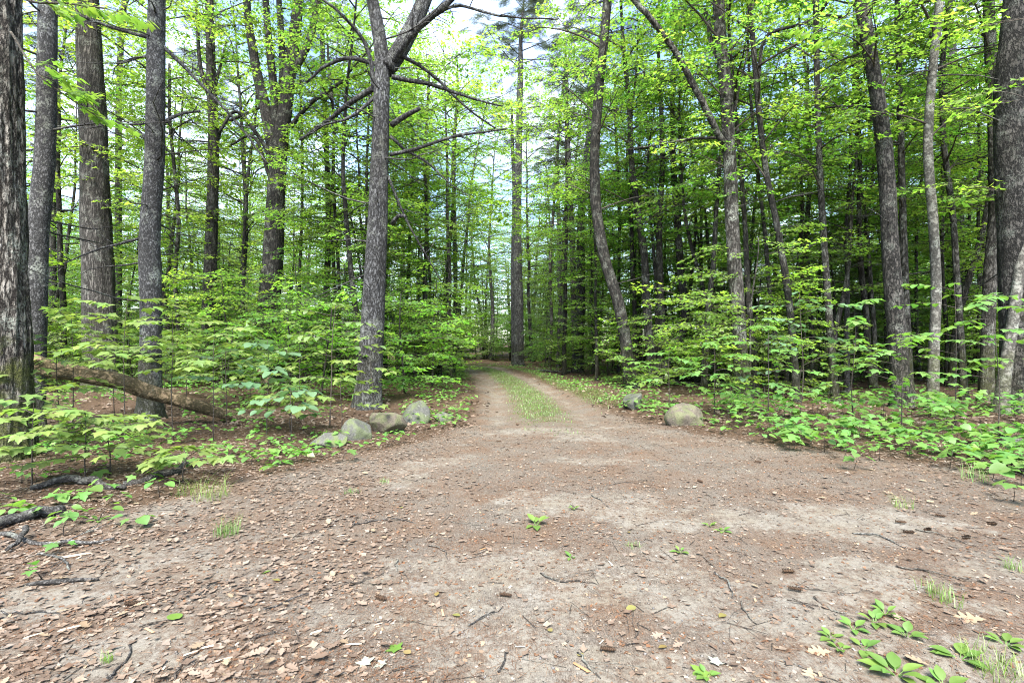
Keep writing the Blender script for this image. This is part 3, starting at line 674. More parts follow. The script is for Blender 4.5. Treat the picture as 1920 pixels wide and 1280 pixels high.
T('maple_tree', 'thin sapling trunk leaning over between the black clump and the mottled maple', 'tree', [(1345, 722), (1335, 640), (1318, 540), (1296, 460), (1284, 400), (1276, 300)], 17, 11, 7, 'b_dark', 12, .06, 10, 6, ('mid', 12, 2.2, 1.15, .4), 3, (2, 6), seed=27)
T('maple_tree', 'mottled maple with one long arching limb beside the tan boulder', 'tree', [(1392, 748), (1388, 660), (1380, 540), (1373, 420), (1368, 300), (1360, 160), (1350, 60), (1346, -20)], 13.3, 32, 24, 'b_mott', 17, .06, 32, 10, ('mid', 19, 3.2, 1.35, .32), 2, (3, 7), seed=28,
  limbs_px=[([(1366, 290), (1340, 245), (1305, 180), (1250, 100), (1200, 55), (1140, 5)], 13, 9, -1.2), ([(1358, 130), (1335, 70), (1330, 20), (1325, -20)], 10, 8, .8), ([(1360, 260), (1300, 255), (1240, 262), (1170, 268)], 6, 2, .6), ([(1372, 230), (1385, 170), (1400, 120)], 5, 3, -.6)])
T('maple_tree', 'dark companion stem close behind the mottled maple', 'tree', [(1417, 744), (1410, 640), (1402, 540), (1398, 440), (1390, 330)], 14.4, 16, 9, 'b_dark', 13, .06, 14, 7, ('mid', 14, 2.2, 1.35, .30), 4, (2, 7), seed=29)
T('maple_tree', 'slim dark trunk bending toward the mottled maple with a flat dead branch', 'tree', [(1494, 752), (1488, 660), (1476, 540), (1458, 430), (1436, 320), (1422, 200), (1412, 80), (1404, -20)], 13, 16, 10, 'b_dark', 16, .06, 16, 7, ('mid', 17, 2.8, 1.35, .32), 3, (3, 8), seed=30,
  limbs_px=[([(1421, 150), (1440, 72), (1500, 60), (1560, 48), (1582, 60)], 7, 4, -.6)])
T('maple_tree', 'slim straight brown trunk with upswept twigs above the seedling carpet', 'tree', [(1567, 752), (1558, 640), (1548, 500), (1540, 380), (1534, 240), (1531, 100), (1529, -20)], 13.4, 16, 11, 'b_mott', 16, .06, 16, 7, ('mid', 17, 2.8, 1.35, .32), 4, (3, 8), seed=31)
CHERRY = T('cherry_tree', 'rough dark scaly cherry trunk leaning above the seedling carpet', 'tree', [(1692, 764), (1686, 680), (1676, 560), (1668, 430), (1660, 300), (1648, 200), (1630, 90), (1612, -20)], 11.8, 38, 26, 'b_plate', 17, .08, 40, 12, ('mid', 17, 3.0, 1.35, .36), 3, (4, 8), seed=32,
  limbs_px=[([(1662, 200), (1630, 190), (1590, 180), (1545, 175)], 9, 3, .8)])
T('maple_tree', 'reddish-brown thin trunk tight behind the dark scaly cherry', 'tree', [(1706, 744), (1700, 620), (1694, 460), (1690, 300), (1686, 150), (1682, 0)], 13.8, 17, 10, 'b_mott', 15, .06, 14, 7, ('mid', 15, 2.6, 1.35, .32), 4, (3, 8), seed=33)
T('maple_tree', 'pale greenish trunk with smooth bark rising beside the dark scaly cherry', 'tree', [(1748, 764), (1751, 660), (1755, 540), (1750, 420), (1740, 280), (1748, 140), (1760, 20), (1764, -30)], 11.7, 22, 15, 'b_pale', 16, .04, 24, 7, ('mid', 17, 2.8, 1.35, .36), 2, (3, 8), seed=34)
T('maple_tree', 'wavy narrow brown stem crossing behind the pale greenish trunk', 'tree', [(1808, 744), (1802, 640), (1794, 520), (1786, 400), (1770, 270), (1766, 160), (1776, 0)], 13.6, 14, 9, 'b_mott', 15, .06, 12, 6, ('mid', 15, 2.4, 1.35, .32), 3, (3, 8), seed=35)
T('maple_tree', 'mottled grey-brown trunk standing against the huge blocky-barked tree', 'tree', [(1849, 750), (1852, 640), (1856, 520), (1866, 400), (1864, 260), (1858, 120), (1852, -20)], 13, 26, 20, 'b_mott', 16, .06, 20, 8, ('mid', 17, 2.8, 1.35, .36), 3, (4, 8), seed=36)
T('cherry_tree', 'huge dark trunk with blocky cracked bark beside the leaning pale trunk', 'tree', [(1914, 780), (1910, 680), (1906, 560), (1902, 430), (1896, 300), (1894, 180), (1904, 60), (1914, -30)], 10.7, 66, 52, 'b_plate', 19, .09, 56, 14, ('canopy', 14, 3.6, .5, .55), 3, (3, 8), seed=37)
T('birch_tree', 'pale slanting trunk with grey blotches leaning away from the seedling carpet', 'tree', [(1874, 772), (1884, 700), (1898, 610), (1912, 500), (1926, 400), (1945, 260)], 10.5, 23, 18, 'b_pale', 12, .04, 20, 7, ('mid', 14, 2.4, 1.35, .36), 2, (2, 5), seed=38)
T('pine_tree', 'wide blue-grey pine trunk showing deep behind the wavy stem', 'tree', [(1796, 700), (1794, 560), (1790, 420), (1786, 260), (1782, 120)], 24, 38, 26, 'b_pine', 20, .06, 18, 8, ('pine', 16, 2.8, .7, .6), 22, (5, 14), seed=39)
T('pine_tree', 'dark pine trunk with level dead branches between the oak and the grey boulders', 'tree', [(610, 698), (612, 560), (616, 420), (612, 280), (606, 120), (600, 0)], 22, 15, 10, 'b_dark', 18, .06, 12, 7, ('pine', 15, 2.6, .7, .6), 16, (3, 13), seed=40)

_r = np.random.default_rng(88)
for i, (bx, by, tx, lab) in enumerate([(1262, 706, 1225, 'thin crooked stem just behind the black clump'), (1300, 702, 1330, 'thin stem leaning away behind the black clump'), (1440, 716, 1455, 'thin straight dark stem between the mottled maple and the bending trunk'), (1455, 735, 1425, 'thin crooked stem rubbing the bending slim trunk'), (1520, 722, 1500, 'pencil-thin dark stem behind the slim straight brown trunk'), (1588, 730, 1590, 'thin upright stem beside the slim straight brown trunk'), (1618, 712, 1640, 'thin grey stem leaning toward the dark scaly cherry'),
        (1640, 728, 1612, 'thin stem bowed away from the dark scaly cherry'), (1725, 716, 1735, 'thin dark stem between the reddish trunk and the pale greenish trunk'), (1775, 726, 1760, 'thin dark stem touching the pale greenish trunk'), (1832, 722, 1842, 'thin stem in front of the wide blue-grey pine'), (1160, 704, 1140, 'thin stem behind the foot of the leaning verge tree'), (1205, 700, 1170, 'thin stem bowed over the small pale boulder'), (1030, 690, 1045, 'thin far stem beside the dead leaning sticks'),
        (560, 716, 575, 'thin dark stem between the forked maple and the big grey pine'), (640, 722, 622, 'thin crooked stem beside the big grey pine'), (340, 722, 330, 'thin dark stem behind the grey scaly trunk'), (450, 712, 470, 'thin crooked stem beside the large forked maple'), (760, 704, 790, 'thin stem slanting toward the track past the big grey pine'), (800, 702, 815, 'thin upright stem on the grassy bank')]):
    dd_ = CAM_H * F / (by - 640.); ys_ = np.linspace(by, 120, 7); xs_ = bx + (tx - bx) * np.linspace(0, 1, 7) * 1.3 + np.concatenate([[0], np.cumsum(_r.normal(0, 4.5, 6))])
    T('young_maple', lab, 'tree', list(zip(xs_, ys_)), dd_, _r.uniform(8, 12) * 13 / dd_ ** .9, _r.uniform(4, 6), ['b_dark', 'b_mott', 'b_far'][i % 3], 9 + (i % 4), .05, 9, 5, ('mid', 7, 1.7, 1.0, .4), 4, (1.5, 6), seed=400 + i, flare=.3)

# ------------------------------------------------------------------ the forest behind: a few kinds, copied one by one
def proto_tree(name, seed, H, r0, kind, t0, nlimb, L, nsp, bark, leafmat, el=(.25, .8), bend=.5, prof=None, spsc=1., lean=.25, sides=9, flat=.2):
    rng = np.random.default_rng(seed); root = empty(name, (0, 0, -500))
    P = [np.array([0, 0, -.15])]; dv = unit(np.array([rng.normal(0, lean * .25), rng.normal(0, lean * .25), 1]))
    while P[-1][2] < H:
        dv = unit(dv + np.array([rng.normal(0, lean * .2), rng.normal(0, lean * .2), .12])); P.append(P[-1] + dv * H / 9)
    Q, tt = resample(np.array(P), .35); wd = MB(); trunk_mesh(wd, Q, r0 * (1 - tt) ** .8 + .012, sides, rng, .3, .05, 5)
    cr = MB(); sp = {'far': SP_FAR, 'mid': SP_MID, 'fine': SP_FINE, 'need': SP_NEED, 'pine': SP_PINE}[kind]
    foliage(rng, wd, cr, Q, t0, 1., nlimb, L, sp, nsp, r0 * .3, el, bend, prof or (lambda u: .5 + 1.9 * u * (1.12 - u)), spsc, flat=flat)
    link('trunk', wd.mesh('trunk', M[bark], True), root); link('crown', cr.mesh('crown', [M[leafmat], M['twig']]), root)
    return root
cone = lambda u: 1.05 - .95 * u
CAN = [proto_tree('maple_tree', 101, 17, .17, 'far', .30, 24, 3.4, 1.15, 'b_far', 'canopy'),
       proto_tree('maple_tree', 102, 15, .13, 'far', .22, 26, 3.0, 1.25, 'b_dark', 'canopy'),
       proto_tree('oak_tree', 103, 19, .22, 'far', .38, 22, 4.0, 1.05, 'b_oak', 'canopy'),
       proto_tree('birch_tree', 104, 14, .10, 'fine', .25, 22, 2.6, 1.35, 'b_far', 'birch', (.4, 1.0), .6)]
SUB = [proto_tree('young_maple', 111, 9, .075, 'mid', .18, 24, 2.5, 1.8, 'b_dark', 'maple', (.05, .55), .35, flat=.14),
       proto_tree('young_maple', 112, 7.5, .06, 'mid', .15, 22, 2.2, 1.9, 'b_dark', 'maple', (.0, .5), .35, flat=.14),
       proto_tree('young_maple', 113, 10.5, .08, 'mid', .3, 22, 2.7, 1.8, 'b_mott', 'maple', (.1, .6), .4, flat=.16)]
FARW = [proto_tree('far_maple', 151, 16, .16, 'far', .10, 30, 3.6, 1.5, 'b_far', 'farleaf', spsc=1.35), proto_tree('far_maple', 152, 14, .14, 'far', .08, 30, 3.3, 1.5, 'b_far', 'farleaf', spsc=1.35)]
TALL = [proto_tree('understory_maple', 141, 13.5, .10, 'mid', .30, 28, 3.0, 1.7, 'b_dark', 'maple', (.0, .5), .35, flat=.16, spsc=1.15),
        proto_tree('understory_maple', 142, 12, .085, 'mid', .36, 26, 2.8, 1.7, 'b_mott', 'maple', (.0, .5), .35, flat=.16, spsc=1.15)]
SAP = [proto_tree('maple_sapling', 121, 3.2, .020, 'mid', .22, 13, 1.2, 2.6, 'b_dark', 'maple', (0, .5), .3, flat=.14),
       proto_tree('maple_sapling', 122, 2.2, .014, 'mid', .2, 10, .95, 2.8, 'b_dark', 'maple', (0, .5), .3, flat=.14),
       proto_tree('maple_sapling', 123, 4.4, .028, 'mid', .25, 15, 1.5, 2.4, 'b_mott', 'maple', (0, .5), .3, flat=.14),
       proto_tree('beech_sapling', 124, 3.0, .018, 'fine', .15, 16, 1.2, 3.2, 'b_far', 'birch', (.1, .6), .4)]
CON = [proto_tree('hemlock_tree', 131, 6.5, .07, 'need', .08, 36, 1.8, 1.7, 'b_dark', 'needle', (-.2, .25), .25, cone, .9),
       proto_tree('pine_tree', 132, 20, .24, 'pine', .55, 26, 2.8, 1.6, 'b_pine', 'pine_needle', (-.1, .4), .2, cone, 1.4)]
# bare lower branches for the far pine
def far_dead(root, seed, z0, z1, n):
    rng = np.random.default_rng(seed); mb = MB()
    for k in range(n):
        b = branch_line(rng, [0, 0, rng.uniform(z0, z1)], rng.uniform(0, 6.28), rng.uniform(-.3, .3), rng.uniform(.6, 1.8), .1, .1, 5)
        v, f3, f4 = tube(b, np.linspace(.022, .006, len(b)), 4); mb.add(v, f3, f4)
    link('dead_branch', mb.mesh('dead_branch', M['deadtwig'], True), root)['kind'] = 'stuff'
far_dead(CON[1], 5, 2.5, 11, 40)

PLACED = [(-6.5, 6.6), (-7.9, 8.4), (-11.6, 14.5), (-6.8, 9.6), (-16.9, 22), (-11.4, 19), (-8.2, 17), (-3.1, 11), (0.4, 31), (-2.9, 26), (3.8, 16.4), (5.2, 33), (3.5, 28), (4.9, 17.6), (6.8, 17), (6, 13.3), (6.9, 14.4), (7.2, 13),
          (8.5, 13.4), (9, 11.8), (10.7, 13.8), (9.6, 11.7), (12, 13.6), (12, 13), (10.6, 10.7), (10, 10.5), (21, 24), (-8, 22)]
USED = set()
def plant(protos, x, y, rz, s, label, cat, group):
    k = protos[0] if isinstance(protos, list) else protos
    if k.name in USED: o = copy_tree(k)
    else: o = k; USED.add(k.name)
    o.location = (x, y, gz1(x, y)); o.rotation_euler = (0, 0, rz); o.scale = (s, s, s)
    tag(o, label, cat, group); return o
def where(x, y):
    if y > 40: return 'past the track bend'
    return ('on the boulder side of the track' if x < path_x(y) else 'on the seedling-carpet side of the track')
def scatter(seed, n, y0, y1, gap, margin=1.05, extra=3., clear=2.6, power=1.0, xr=None):
    rng = np.random.default_rng(seed); out = []; tries = 0
    while len(out) < n and tries < n * 60:
        tries += 1
        y = y0 + (y1 - y0) * rng.uniform() ** power; w = y * margin + extra; x = rng.uniform(-w, w)
        if xr and not (xr[0] <= x / y <= xr[1]): continue
        c = clear if y < 34 else 1.0
        lo, hi = np.interp(y, EY, EL), np.interp(y, EY, ER)
        if y < 36 and lo - c < x < hi + c: continue
        u_ = x / y
        if seed in (203, 204, 211) and .09 < u_ < .37 and y < 19.5: continue
        if seed in (203, 212, 213) and -.62 < u_ < -.36 and y < 19: continue
        if seed == 205 and u_ < -.1 and y < 14.5 and rng.uniform() < .6: continue
        if seed == 205 and .10 < u_ < .34 and y < 16: continue
        if seed in (203, 204, 205) and u_ > .34 and y < 18 and rng.uniform() < .55: continue
        if seed in (203, 205, 206) and -.16 < u_ < .06 and 26 < y < 46: continue
        if any((x - a) ** 2 + (y - b) ** 2 < gap * gap for a, b in PLACED[-400:]): continue
        PLACED.append((x, y)); out.append((x, y))
    return out, rng

pts, rng = scatter(201, 92, 19, 80, 2.6, power=.8)
LABK = ['leafy maples deep in the woods', 'leafy maples deep in the woods', 'oaks deep in the woods', 'birches deep in the woods']
LABT = ['slim leafy maple with grey bark ', 'slim leafy maple with dark bark ', 'oak with a high spreading crown ', 'thin fine-leaved birch ']
for i, (x, y) in enumerate(pts):
    u = x / y
    if -.10 < u < .10 and y < 52: continue                      # the gap of sky above the track
    k = int(rng.choice([0, 1, 2, 3], p=[.33, .32, .17, .18]))
    s = rng.uniform(.75, 1.15)
    if y > 55: s *= 1.05
    plant(CAN[k], x, y, rng.uniform(0, 6.28), s, ('taller ' if s > .95 else 'shorter ') + LABT[k] + where(x, y), 'tree', LABK[k])
pts, rng = scatter(202, 13, 22, 60, 2.2, power=.8)
for x, y in pts:
    if abs(x / y) < .06 and y < 50: continue
    plant(CON[1], x, y, rng.uniform(0, 6.28), rng.uniform(.85, 1.1), 'far pine with bare dead lower branches ' + where(x, y), 'tree', 'far pines with bare lower trunks')
def SUBL(k, s): return ('bigger ' if s > .9 else 'smaller ') + ['dark-stemmed young maple with low layered leaves ', 'squat dark-stemmed young maple with spreading leaves ', 'mottled-stemmed young maple with raised leaf layers '][k]
def SAPL(k, s): return ('big ' if s > .95 else 'little ') + ['head-high maple sapling ', 'waist-high maple sapling ', 'lanky overhead maple sapling ', 'fine-leaved beech sapling '][k]
pts, rng = scatter(203, 50, 15.0, 36, 1.7, clear=1.8)
for x, y in pts:
    k = int(rng.integers(0, 3)); 
    s_ = rng.uniform(.7, 1.15); plant(SUB[k], x, y, rng.uniform(0, 6.28), s_, SUBL(k, s_) + where(x, y), 'tree', 'young maples filling the understory')
pts, rng = scatter(204, 34, 12.5, 30, 1.8, clear=1.6, xr=(.12, 1.1))
for x, y in pts:
    k = int(rng.integers(0, 3)); 
    s_ = rng.uniform(.75, 1.2); plant(SUB[k], x, y, rng.uniform(0, 6.28), s_, SUBL(k, s_) + where(x, y), 'tree', 'young maples filling the understory')
for x, y, k, s_, lab in [(-3.7, 21.5, 0, .92, 'understory maple with wide leaf tiers filling the gap beside the big grey pine'), (-5.4, 18.5, 1, .9, 'understory maple directly behind the big grey pine'), (-2.45, 20.5, 1, 1.05, 'understory maple on the grassy bank hanging leaves over the wheel ruts'), (2.3, 22.5, 0, .95, 'understory maple hanging leaves over the verge of the track')]:
    plant(TALL[k], x, y, x, s_, lab, 'tree', 'understory maples with wide leaf tiers')
for (xr_, n_, sd_) in (((.10, .98), 16, 211), ((-.36, -.16), 3, 212), ((-.98, -.62), 3, 213)):
    pts, rng = scatter(sd_, n_, 12.5, 25, 1.6, clear=1.4, xr=xr_)
    for x, y in pts:
        k = int(rng.integers(0, 2)); s_ = rng.uniform(.75, 1.1)
        plant(TALL[k], x, y, rng.uniform(0, 6.28), s_, ('lofty' if s_ > .92 else 'slender') + ' understory maple carrying wide tiers of yellow-green leaves ' + where(x, y), 'tree', 'understory maples with wide leaf tiers')
pts, rng = scatter(205, 230, 11.5, 42, .85, clear=.7, power=.9)
for x, y in pts:
    k = int(rng.choice([0, 1, 2, 3], p=[.3, .3, .2, .2]))
    s_ = rng.uniform(.7, 1.2); plant(SAP[k], x, y, rng.uniform(0, 6.28), s_, SAPL(k, s_) + where(x, y), 'sapling', ['maple saplings on the forest floor', 'beech saplings on the forest floor'][k == 3])
pts, rng = scatter(206, 80, 28, 75, 1.4, clear=.5)
for x, y in pts:
    k = int(rng.integers(0, 3))
    s_ = rng.uniform(.6, 1.); plant(SUB[k], x, y, rng.uniform(0, 6.28), s_, SUBL(k, s_) + where(x, y), 'tree', 'young maples filling the understory')
for x, y, s in [(11.2, 17.5, .8), (8.1, 19.5, .7), (13.5, 18.5, .8), (15, 21, 1), (-15, 26, .9), (10.5, 22, 1)]:
    plant(CON[0], x, y, x * 3, s, 'dark green hemlock with drooping flat needle sprays ' + where(x, y), 'tree', 'hemlocks among the maples')
# the wood closing off the view along the track
rng = np.random.default_rng(208)
for i in range(46):
    y = rng.uniform(44, 72); x = y * rng.uniform(-.2, .2); k = int(rng.choice([0, 1, 3]))
    plant(CAN[k], x, y, rng.uniform(0, 6.28), rng.uniform(.55, .8), 'low ' + LABT[k] + 'closing the view along the track', 'tree', LABK[k])
for x, y, k, s_, lab in [(-4.6, 37, 0, .82, 'leafy maple leaning into the sky gap beside the stub-bristled pine'), (-2.6, 46, 1, .95, 'leafy maple filling the sky gap beyond the stub-bristled pine'), (3.2, 44, 0, .95, 'leafy maple filling the sky gap on the far side of the grey upright trunk'), (-5.0, 30, 3, 1.0, 'fine-leaved birch at the inner edge of the track bend'), (1.9, 52, 1, 1.0, 'far leafy maple in line with the track'), (-3.3, 23, 1, .85, 'dark-stemmed leafy maple between the big grey pine and the track'), (-2.9, 28.5, 3, 1.05, 'birch leaning over the inside of the track bend'), (2.6, 29, 3, 1.0, 'birch between the leaning verge tree and the stub-bristled pine'), (-6.0, 24, 0, .9, 'grey-stemmed leafy maple behind the big grey pine'), (1.5, 37, 1, 1.0, 'dark-stemmed leafy maple tucked beside the stub-bristled pine'), (-1.6, 40, 0, .95, 'grey-stemmed leafy maple straight past the track bend')]:
    plant(CAN[k], x, y, x * 2, s_, lab, 'tree', LABK[k])
pts, rng = scatter(214, 95, 46, 88, 2.0, margin=1.03)
for x, y in pts:
    k = int(rng.integers(0, 2)); s_ = rng.uniform(.8, 1.2)
    if abs(x / y) < .09: s_ *= .72
    plant(FARW[k], x, y, rng.uniform(0, 6.28), s_, ('tall ' if s_ > 1 else 'low ') + ['dense tall-crowned maple ', 'dense squat-crowned maple '][k] + 'in the far wall of foliage ' + ('behind the stub-bristled pine' if abs(x / y) < .12 else 'behind the boulder side' if x < 0 else 'behind the seedling-carpet side'), 'tree', 'dense maples in the far wall of foliage')
# thicket closing the bend of the track
rng = np.random.default_rng(207)
for i in range(36):
    y = rng.uniform(37, 52); x = rng.uniform(-10, 6)
    if abs(x - path_x(y)) < 1.8 and y < 38: continue
    k = int(rng.choice([0, 2, 3])); s_ = rng.uniform(.7, 1.1); plant(SAP[k], x, y, rng.uniform(0, 6.28), s_, SAPL(k, s_) + 'in the thicket at the track bend', 'sapling', ['maple saplings on the forest floor', 'beech saplings on the forest floor'][k == 3])

# ------------------------------------------------------------------ saplings close by: every leaf a part
LEAFM = {}
def leaf_mesh(kind, mat):
    if (kind, mat) not in LEAFM:
        mb = MB(); v, f = {'maple': L_MAPLE, 'maple2': L_MAPLE2, 'oval': L_OVAL, 'broad': L_BROAD, 'lobed': L_LOBED}[kind]; mb.add(v, f)
        LEAFM[(kind, mat)] = mb.mesh('leaf_' + kind, M[mat])
    return LEAFM[(kind, mat)]
def add_leaf(root, kind, mat, pos, dr, up, s):
    o = bpy.data.objects.new('leaf', leaf_mesh(kind, mat)); COL.objects.link(o); o.parent = root
    R = basis(np.array([dr]), np.array([up]))[0]
    m = Matrix([[R[r][c] * s for c in range(3)] + [pos[r]] for r in range(3)] + [[0, 0, 0, 1]])
    o.matrix_local = m
    return o
def near_sapling(name, label, x, y, H, seed, kinds=('maple', 'maple2'), mat='near_maple', nb=7, L=.8, ls=.14, t0=.4, lean=(0, 0), bark='twig', group=None, pairs=4, cat='sapling', r=.009, el=(.0, .45)):
    rng = np.random.default_rng(seed); base = np.array([x, y, gz1(x, y)]); root = empty(name, base); tag(root, label, cat, group)
    P = np.array([[0, 0, -.04], [lean[0] * .2, lean[1] * .2, H * .33], [lean[0] * .6, lean[1] * .6, H * .7], [lean[0], lean[1], H]]) + rng.normal(0, .02, (4, 3)) * np.array([[0], [1], [1], [1]])
    Q, tt = resample(P, .08); mb = MB(); v, f3, f4 = tube(Q, r * (1 - .7 * tt), 7); mb.add(v, f3, f4)
    az = rng.uniform(0, 6.28); nodes_ = []
    for k in range(nb):
        t = t0 + (1 - t0) * (k + rng.uniform(0, .6)) / nb; p, d = interp_line(Q, min(t, .99)); az += 2.4 + rng.normal(0, .4)
        ll = L * (1.1 - .55 * (t - t0) / (1 - t0)) * rng.uniform(.7, 1.15)
        b = branch_line(rng, p, az, rng.uniform(*el), ll, .45, .06, 6); v, f3, f4 = tube(b, np.linspace(r * .5, .0016, len(b)), 5); mb.add(v, f3, f4)
        nodes_.append((b, pairs))
    nodes_.append((Q[int(len(Q) * .85):], 2))
    for b, n in nodes_:
        for q in np.linspace(.35, 1., n):
            p, d = interp_line(b, min(q, .995)); h = math.atan2(d[0], d[1])
            for s in ((-1, 1) if q < .99 else (-1, 0, 1)):
                a2 = h + s * rng.uniform(.7, 1.25); pl = ls * rng.uniform(.3, .75) * (1 if s else .35)
                dr = np.array([math.sin(a2), math.cos(a2), rng.uniform(-.18, .12)]); e = p + dr * pl
                v, f3, f4 = tube(np.array([p, (p + e) / 2 + [0, 0, .006], e]), np.array([.0018, .0014, .0012]), 3, cap=False); mb.add(v, None, f4)
                dl = dr + np.array([0, 0, rng.uniform(-.35, -.02)])
                add_leaf(root, kinds[int(rng.integers(0, len(kinds)))], mat, e, dl, [rng.normal(0, .16), rng.normal(0, .16), 1], ls * rng.uniform(.65, 1.2))
    link('stem', mb.mesh('stem', M[bark], True), root)
    return root
G1 = 'pale maple saplings around the raised log'
def gx(px, py_ground): d = CAM_H * F / (py_ground - 640.); return (px - 960) / F * d, d
spots = [(110, 830, 1.6, .95, 'tall layered pale maple sapling beside the mossy maple'), (215, 790, 1.95, 1.0, 'tallest pale maple sapling in front of the massive oak'), (310, 772, 1.6, 1.0, 'pale maple sapling rising behind the middle of the raised log'),
         (420, 778, 1.3, .9, 'pale maple sapling rising behind the low end of the raised log'), (160, 905, .75, .75, 'short pale maple sapling by the mossy maple roots'), (205, 885, .7, .65, 'short bushy maple sapling before the raised log'),
         (345, 905, .38, .5, 'very low maple seedling near the fallen dark branches'), (545, 812, .8, .75, 'low maple sapling at the tip of the raised log'), (60, 910, .95, .7, 'small maple sapling against the furrowed bark of the mossy maple'),
         (85, 800, 1.3, .9, 'pale maple sapling behind the mossy maple'), (470, 768, 1.5, .9, 'pale maple sapling standing beyond the raised log end'), (560, 775, 1.7, 1.0, 'pale maple sapling between the hobblebushes and the big grey pine'), (350, 760, 2.1, 1.1, 'tall pale sapling beside the grey scaly trunk')]
for i, (px, py, H, L, lab) in enumerate(spots):
    x, y = gx(px, py); near_sapling('maple_sapling', lab, x, y, H, 300 + i, nb=11 if H > .6 else 6, L=L, ls=.118, t0=.38, pairs=5)
for i, (px, py, H, lab) in enumerate([(135, 835, 2.0, 'umbrella-like pale maple sapling with bare stem before the scarred grey trunk'), (235, 838, 2.15, 'umbrella-like pale maple sapling with bare stem crossing the massive oak'), (325, 825, 1.95, 'umbrella-like pale maple sapling with bare stem crossing the grey scaly trunk'), (400, 822, 1.75, 'umbrella-like pale maple sapling with bare stem above the log end')]):
    x, y = gx(px, py); near_sapling('maple_sapling', lab, x, y, H, 350 + i, nb=10, L=.95, ls=.125, t0=.55, pairs=5)
x, y = gx(618, 800); near_sapling('beech_sapling', 'tall thin sapling with hanging oval leaves beside the big grey pine', x, y, 2.15, 330, ('oval',), 'oval', 7, 1.0, .15, .55, (.1, 0), pairs=4, r=.014)
x, y = gx(640, 812); near_sapling('maple_sapling', 'pale maple sapling leaning over the three boulders', x, y, .95, 331, nb=8, L=.85, ls=.135, t0=.45)
x, y = gx(700, 800); near_sapling('maple_sapling', 'slim maple sapling in front of the big grey pine trunk', x, y, 1.6, 332, nb=5, L=.6, ls=.12, t0=.5, pairs=3)
for i, (px, py, H, lab) in enumerate([(425, 800, 1.35, 'broad-leaved hobblebush with blue-green leaves behind the raised log'), (500, 815, 1.5, 'large-leaved hobblebush in front of the broken stump'), (545, 830, .8, 'low hobblebush beside the broken stump')]):
    x, y = gx(px, py); near_sapling('hobblebush', lab, x, y, H, 340 + i, ('broad',), 'broad', 6, .6, .15, .5, pairs=3, cat='shrub')
# maple saplings along the other side
rs = [(1440, 800, 1.75, 1.0, 'layered maple sapling between the mottled maple and the seedling carpet'), (1500, 790, 2.3, 1.2, 'tall layered sapling before the slim straight brown trunk'), (1600, 800, 2.1, 1.15, 'layered maple sapling before the dark scaly cherry'),
      (1690, 815, 1.6, 1.0, 'low layered sapling at the foot of the dark scaly cherry'), (1790, 800, 2.5, 1.2, 'tall sapling spreading leaf tiers before the pale greenish trunk'), (1870, 830, 2.2, 1.0, 'leafy sapling crossing the leaning pale trunk'),
      (1255, 770, 1.3, .9, 'bushy sapling over the small grey boulder'), (1340, 785, 1.5, .9, 'layered sapling above the tan boulder')]
for i, (px, py, H, L, lab) in enumerate(rs):
    x, y = gx(px, py); near_sapling('maple_sapling', lab, x, y, H, 360 + i, mat='cover' if i != 1 else 'broad', kinds=('maple', 'maple2') if i not in (1, 4) else ('broad',), nb=10, L=L, ls=.118, t0=.35, pairs=5, r=.010)

def leafy_limb(root, pts, d, dd, w, seed, ls=.12, n=9, mat='maple'):
    rng = np.random.default_rng(seed); base = np.array(root.location); P = np.array([at(a, b, d) for a, b in pts]); P[:, 1] += np.linspace(0, dd, len(P)); P[:, 0] *= P[:, 1] / d; P = P - base
    Q, tt = resample(P, .07); mb = MB(); v, f3, f4 = tube(Q, np.interp(tt, [0, 1], [w, .004]), 6); mb.add(v, f3, f4); lines = [Q]
    for k in range(n):
        p, dv = interp_line(Q, .25 + .72 * k / n); a2 = math.atan2(dv[0], dv[1]) + (1 if k % 2 else -1) * rng.uniform(.5, 1.)
        b = branch_line(rng, p, a2, rng.uniform(-.3, .2), rng.uniform(.25, .6), .3, .1, 5); v, f3, f4 = tube(b, np.linspace(.005, .0018, len(b)), 4); mb.add(v, f3, f4); lines.append(b)
    for b in lines:
        for q in np.linspace(.45, 1., 4):
            p, dv = interp_line(b, min(q, .995)); h = math.atan2(dv[0], dv[1])
            for sg in (-1, 1):
                a2 = h + sg * rng.uniform(.5, 1.2); dr = np.array([math.sin(a2), math.cos(a2), rng.uniform(-.4, 0)]); e = p + dr * .04
                v, f3, f4 = tube(np.array([p, e]), np.array([.0016, .0012]), 3, cap=False); mb.add(v, None, f4)
                add_leaf(root, ('maple', 'maple2')[int(rng.integers(0, 2))], mat, e, dr + np.array([0, 0, rng.uniform(-.4, -.05)]), [rng.normal(0, .2), rng.normal(0, .2), 1], ls * rng.uniform(.7, 1.2))
    link('limb', mb.mesh('limb', M['twig'], True), root)
leafy_limb(OLD_MAPLE, [(15, -20), (60, 30), (120, 60), (200, 95)], 6.3, -.8, .02, 61)
leafy_limb(OLD_MAPLE, [(20, 60), (80, 140), (130, 170), (190, 205)], 6.4, .3, .016, 62)
leafy_limb(CHERRY, [(1625, 30), (1660, 10), (1710, 35), (1780, 60)], 11.2, -1.5, .02, 63, .14)
leafy_limb(CHERRY, [(1640, 120), (1610, 110), (1560, 120), (1500, 140)], 11.4, -1.8, .018, 64, .13)

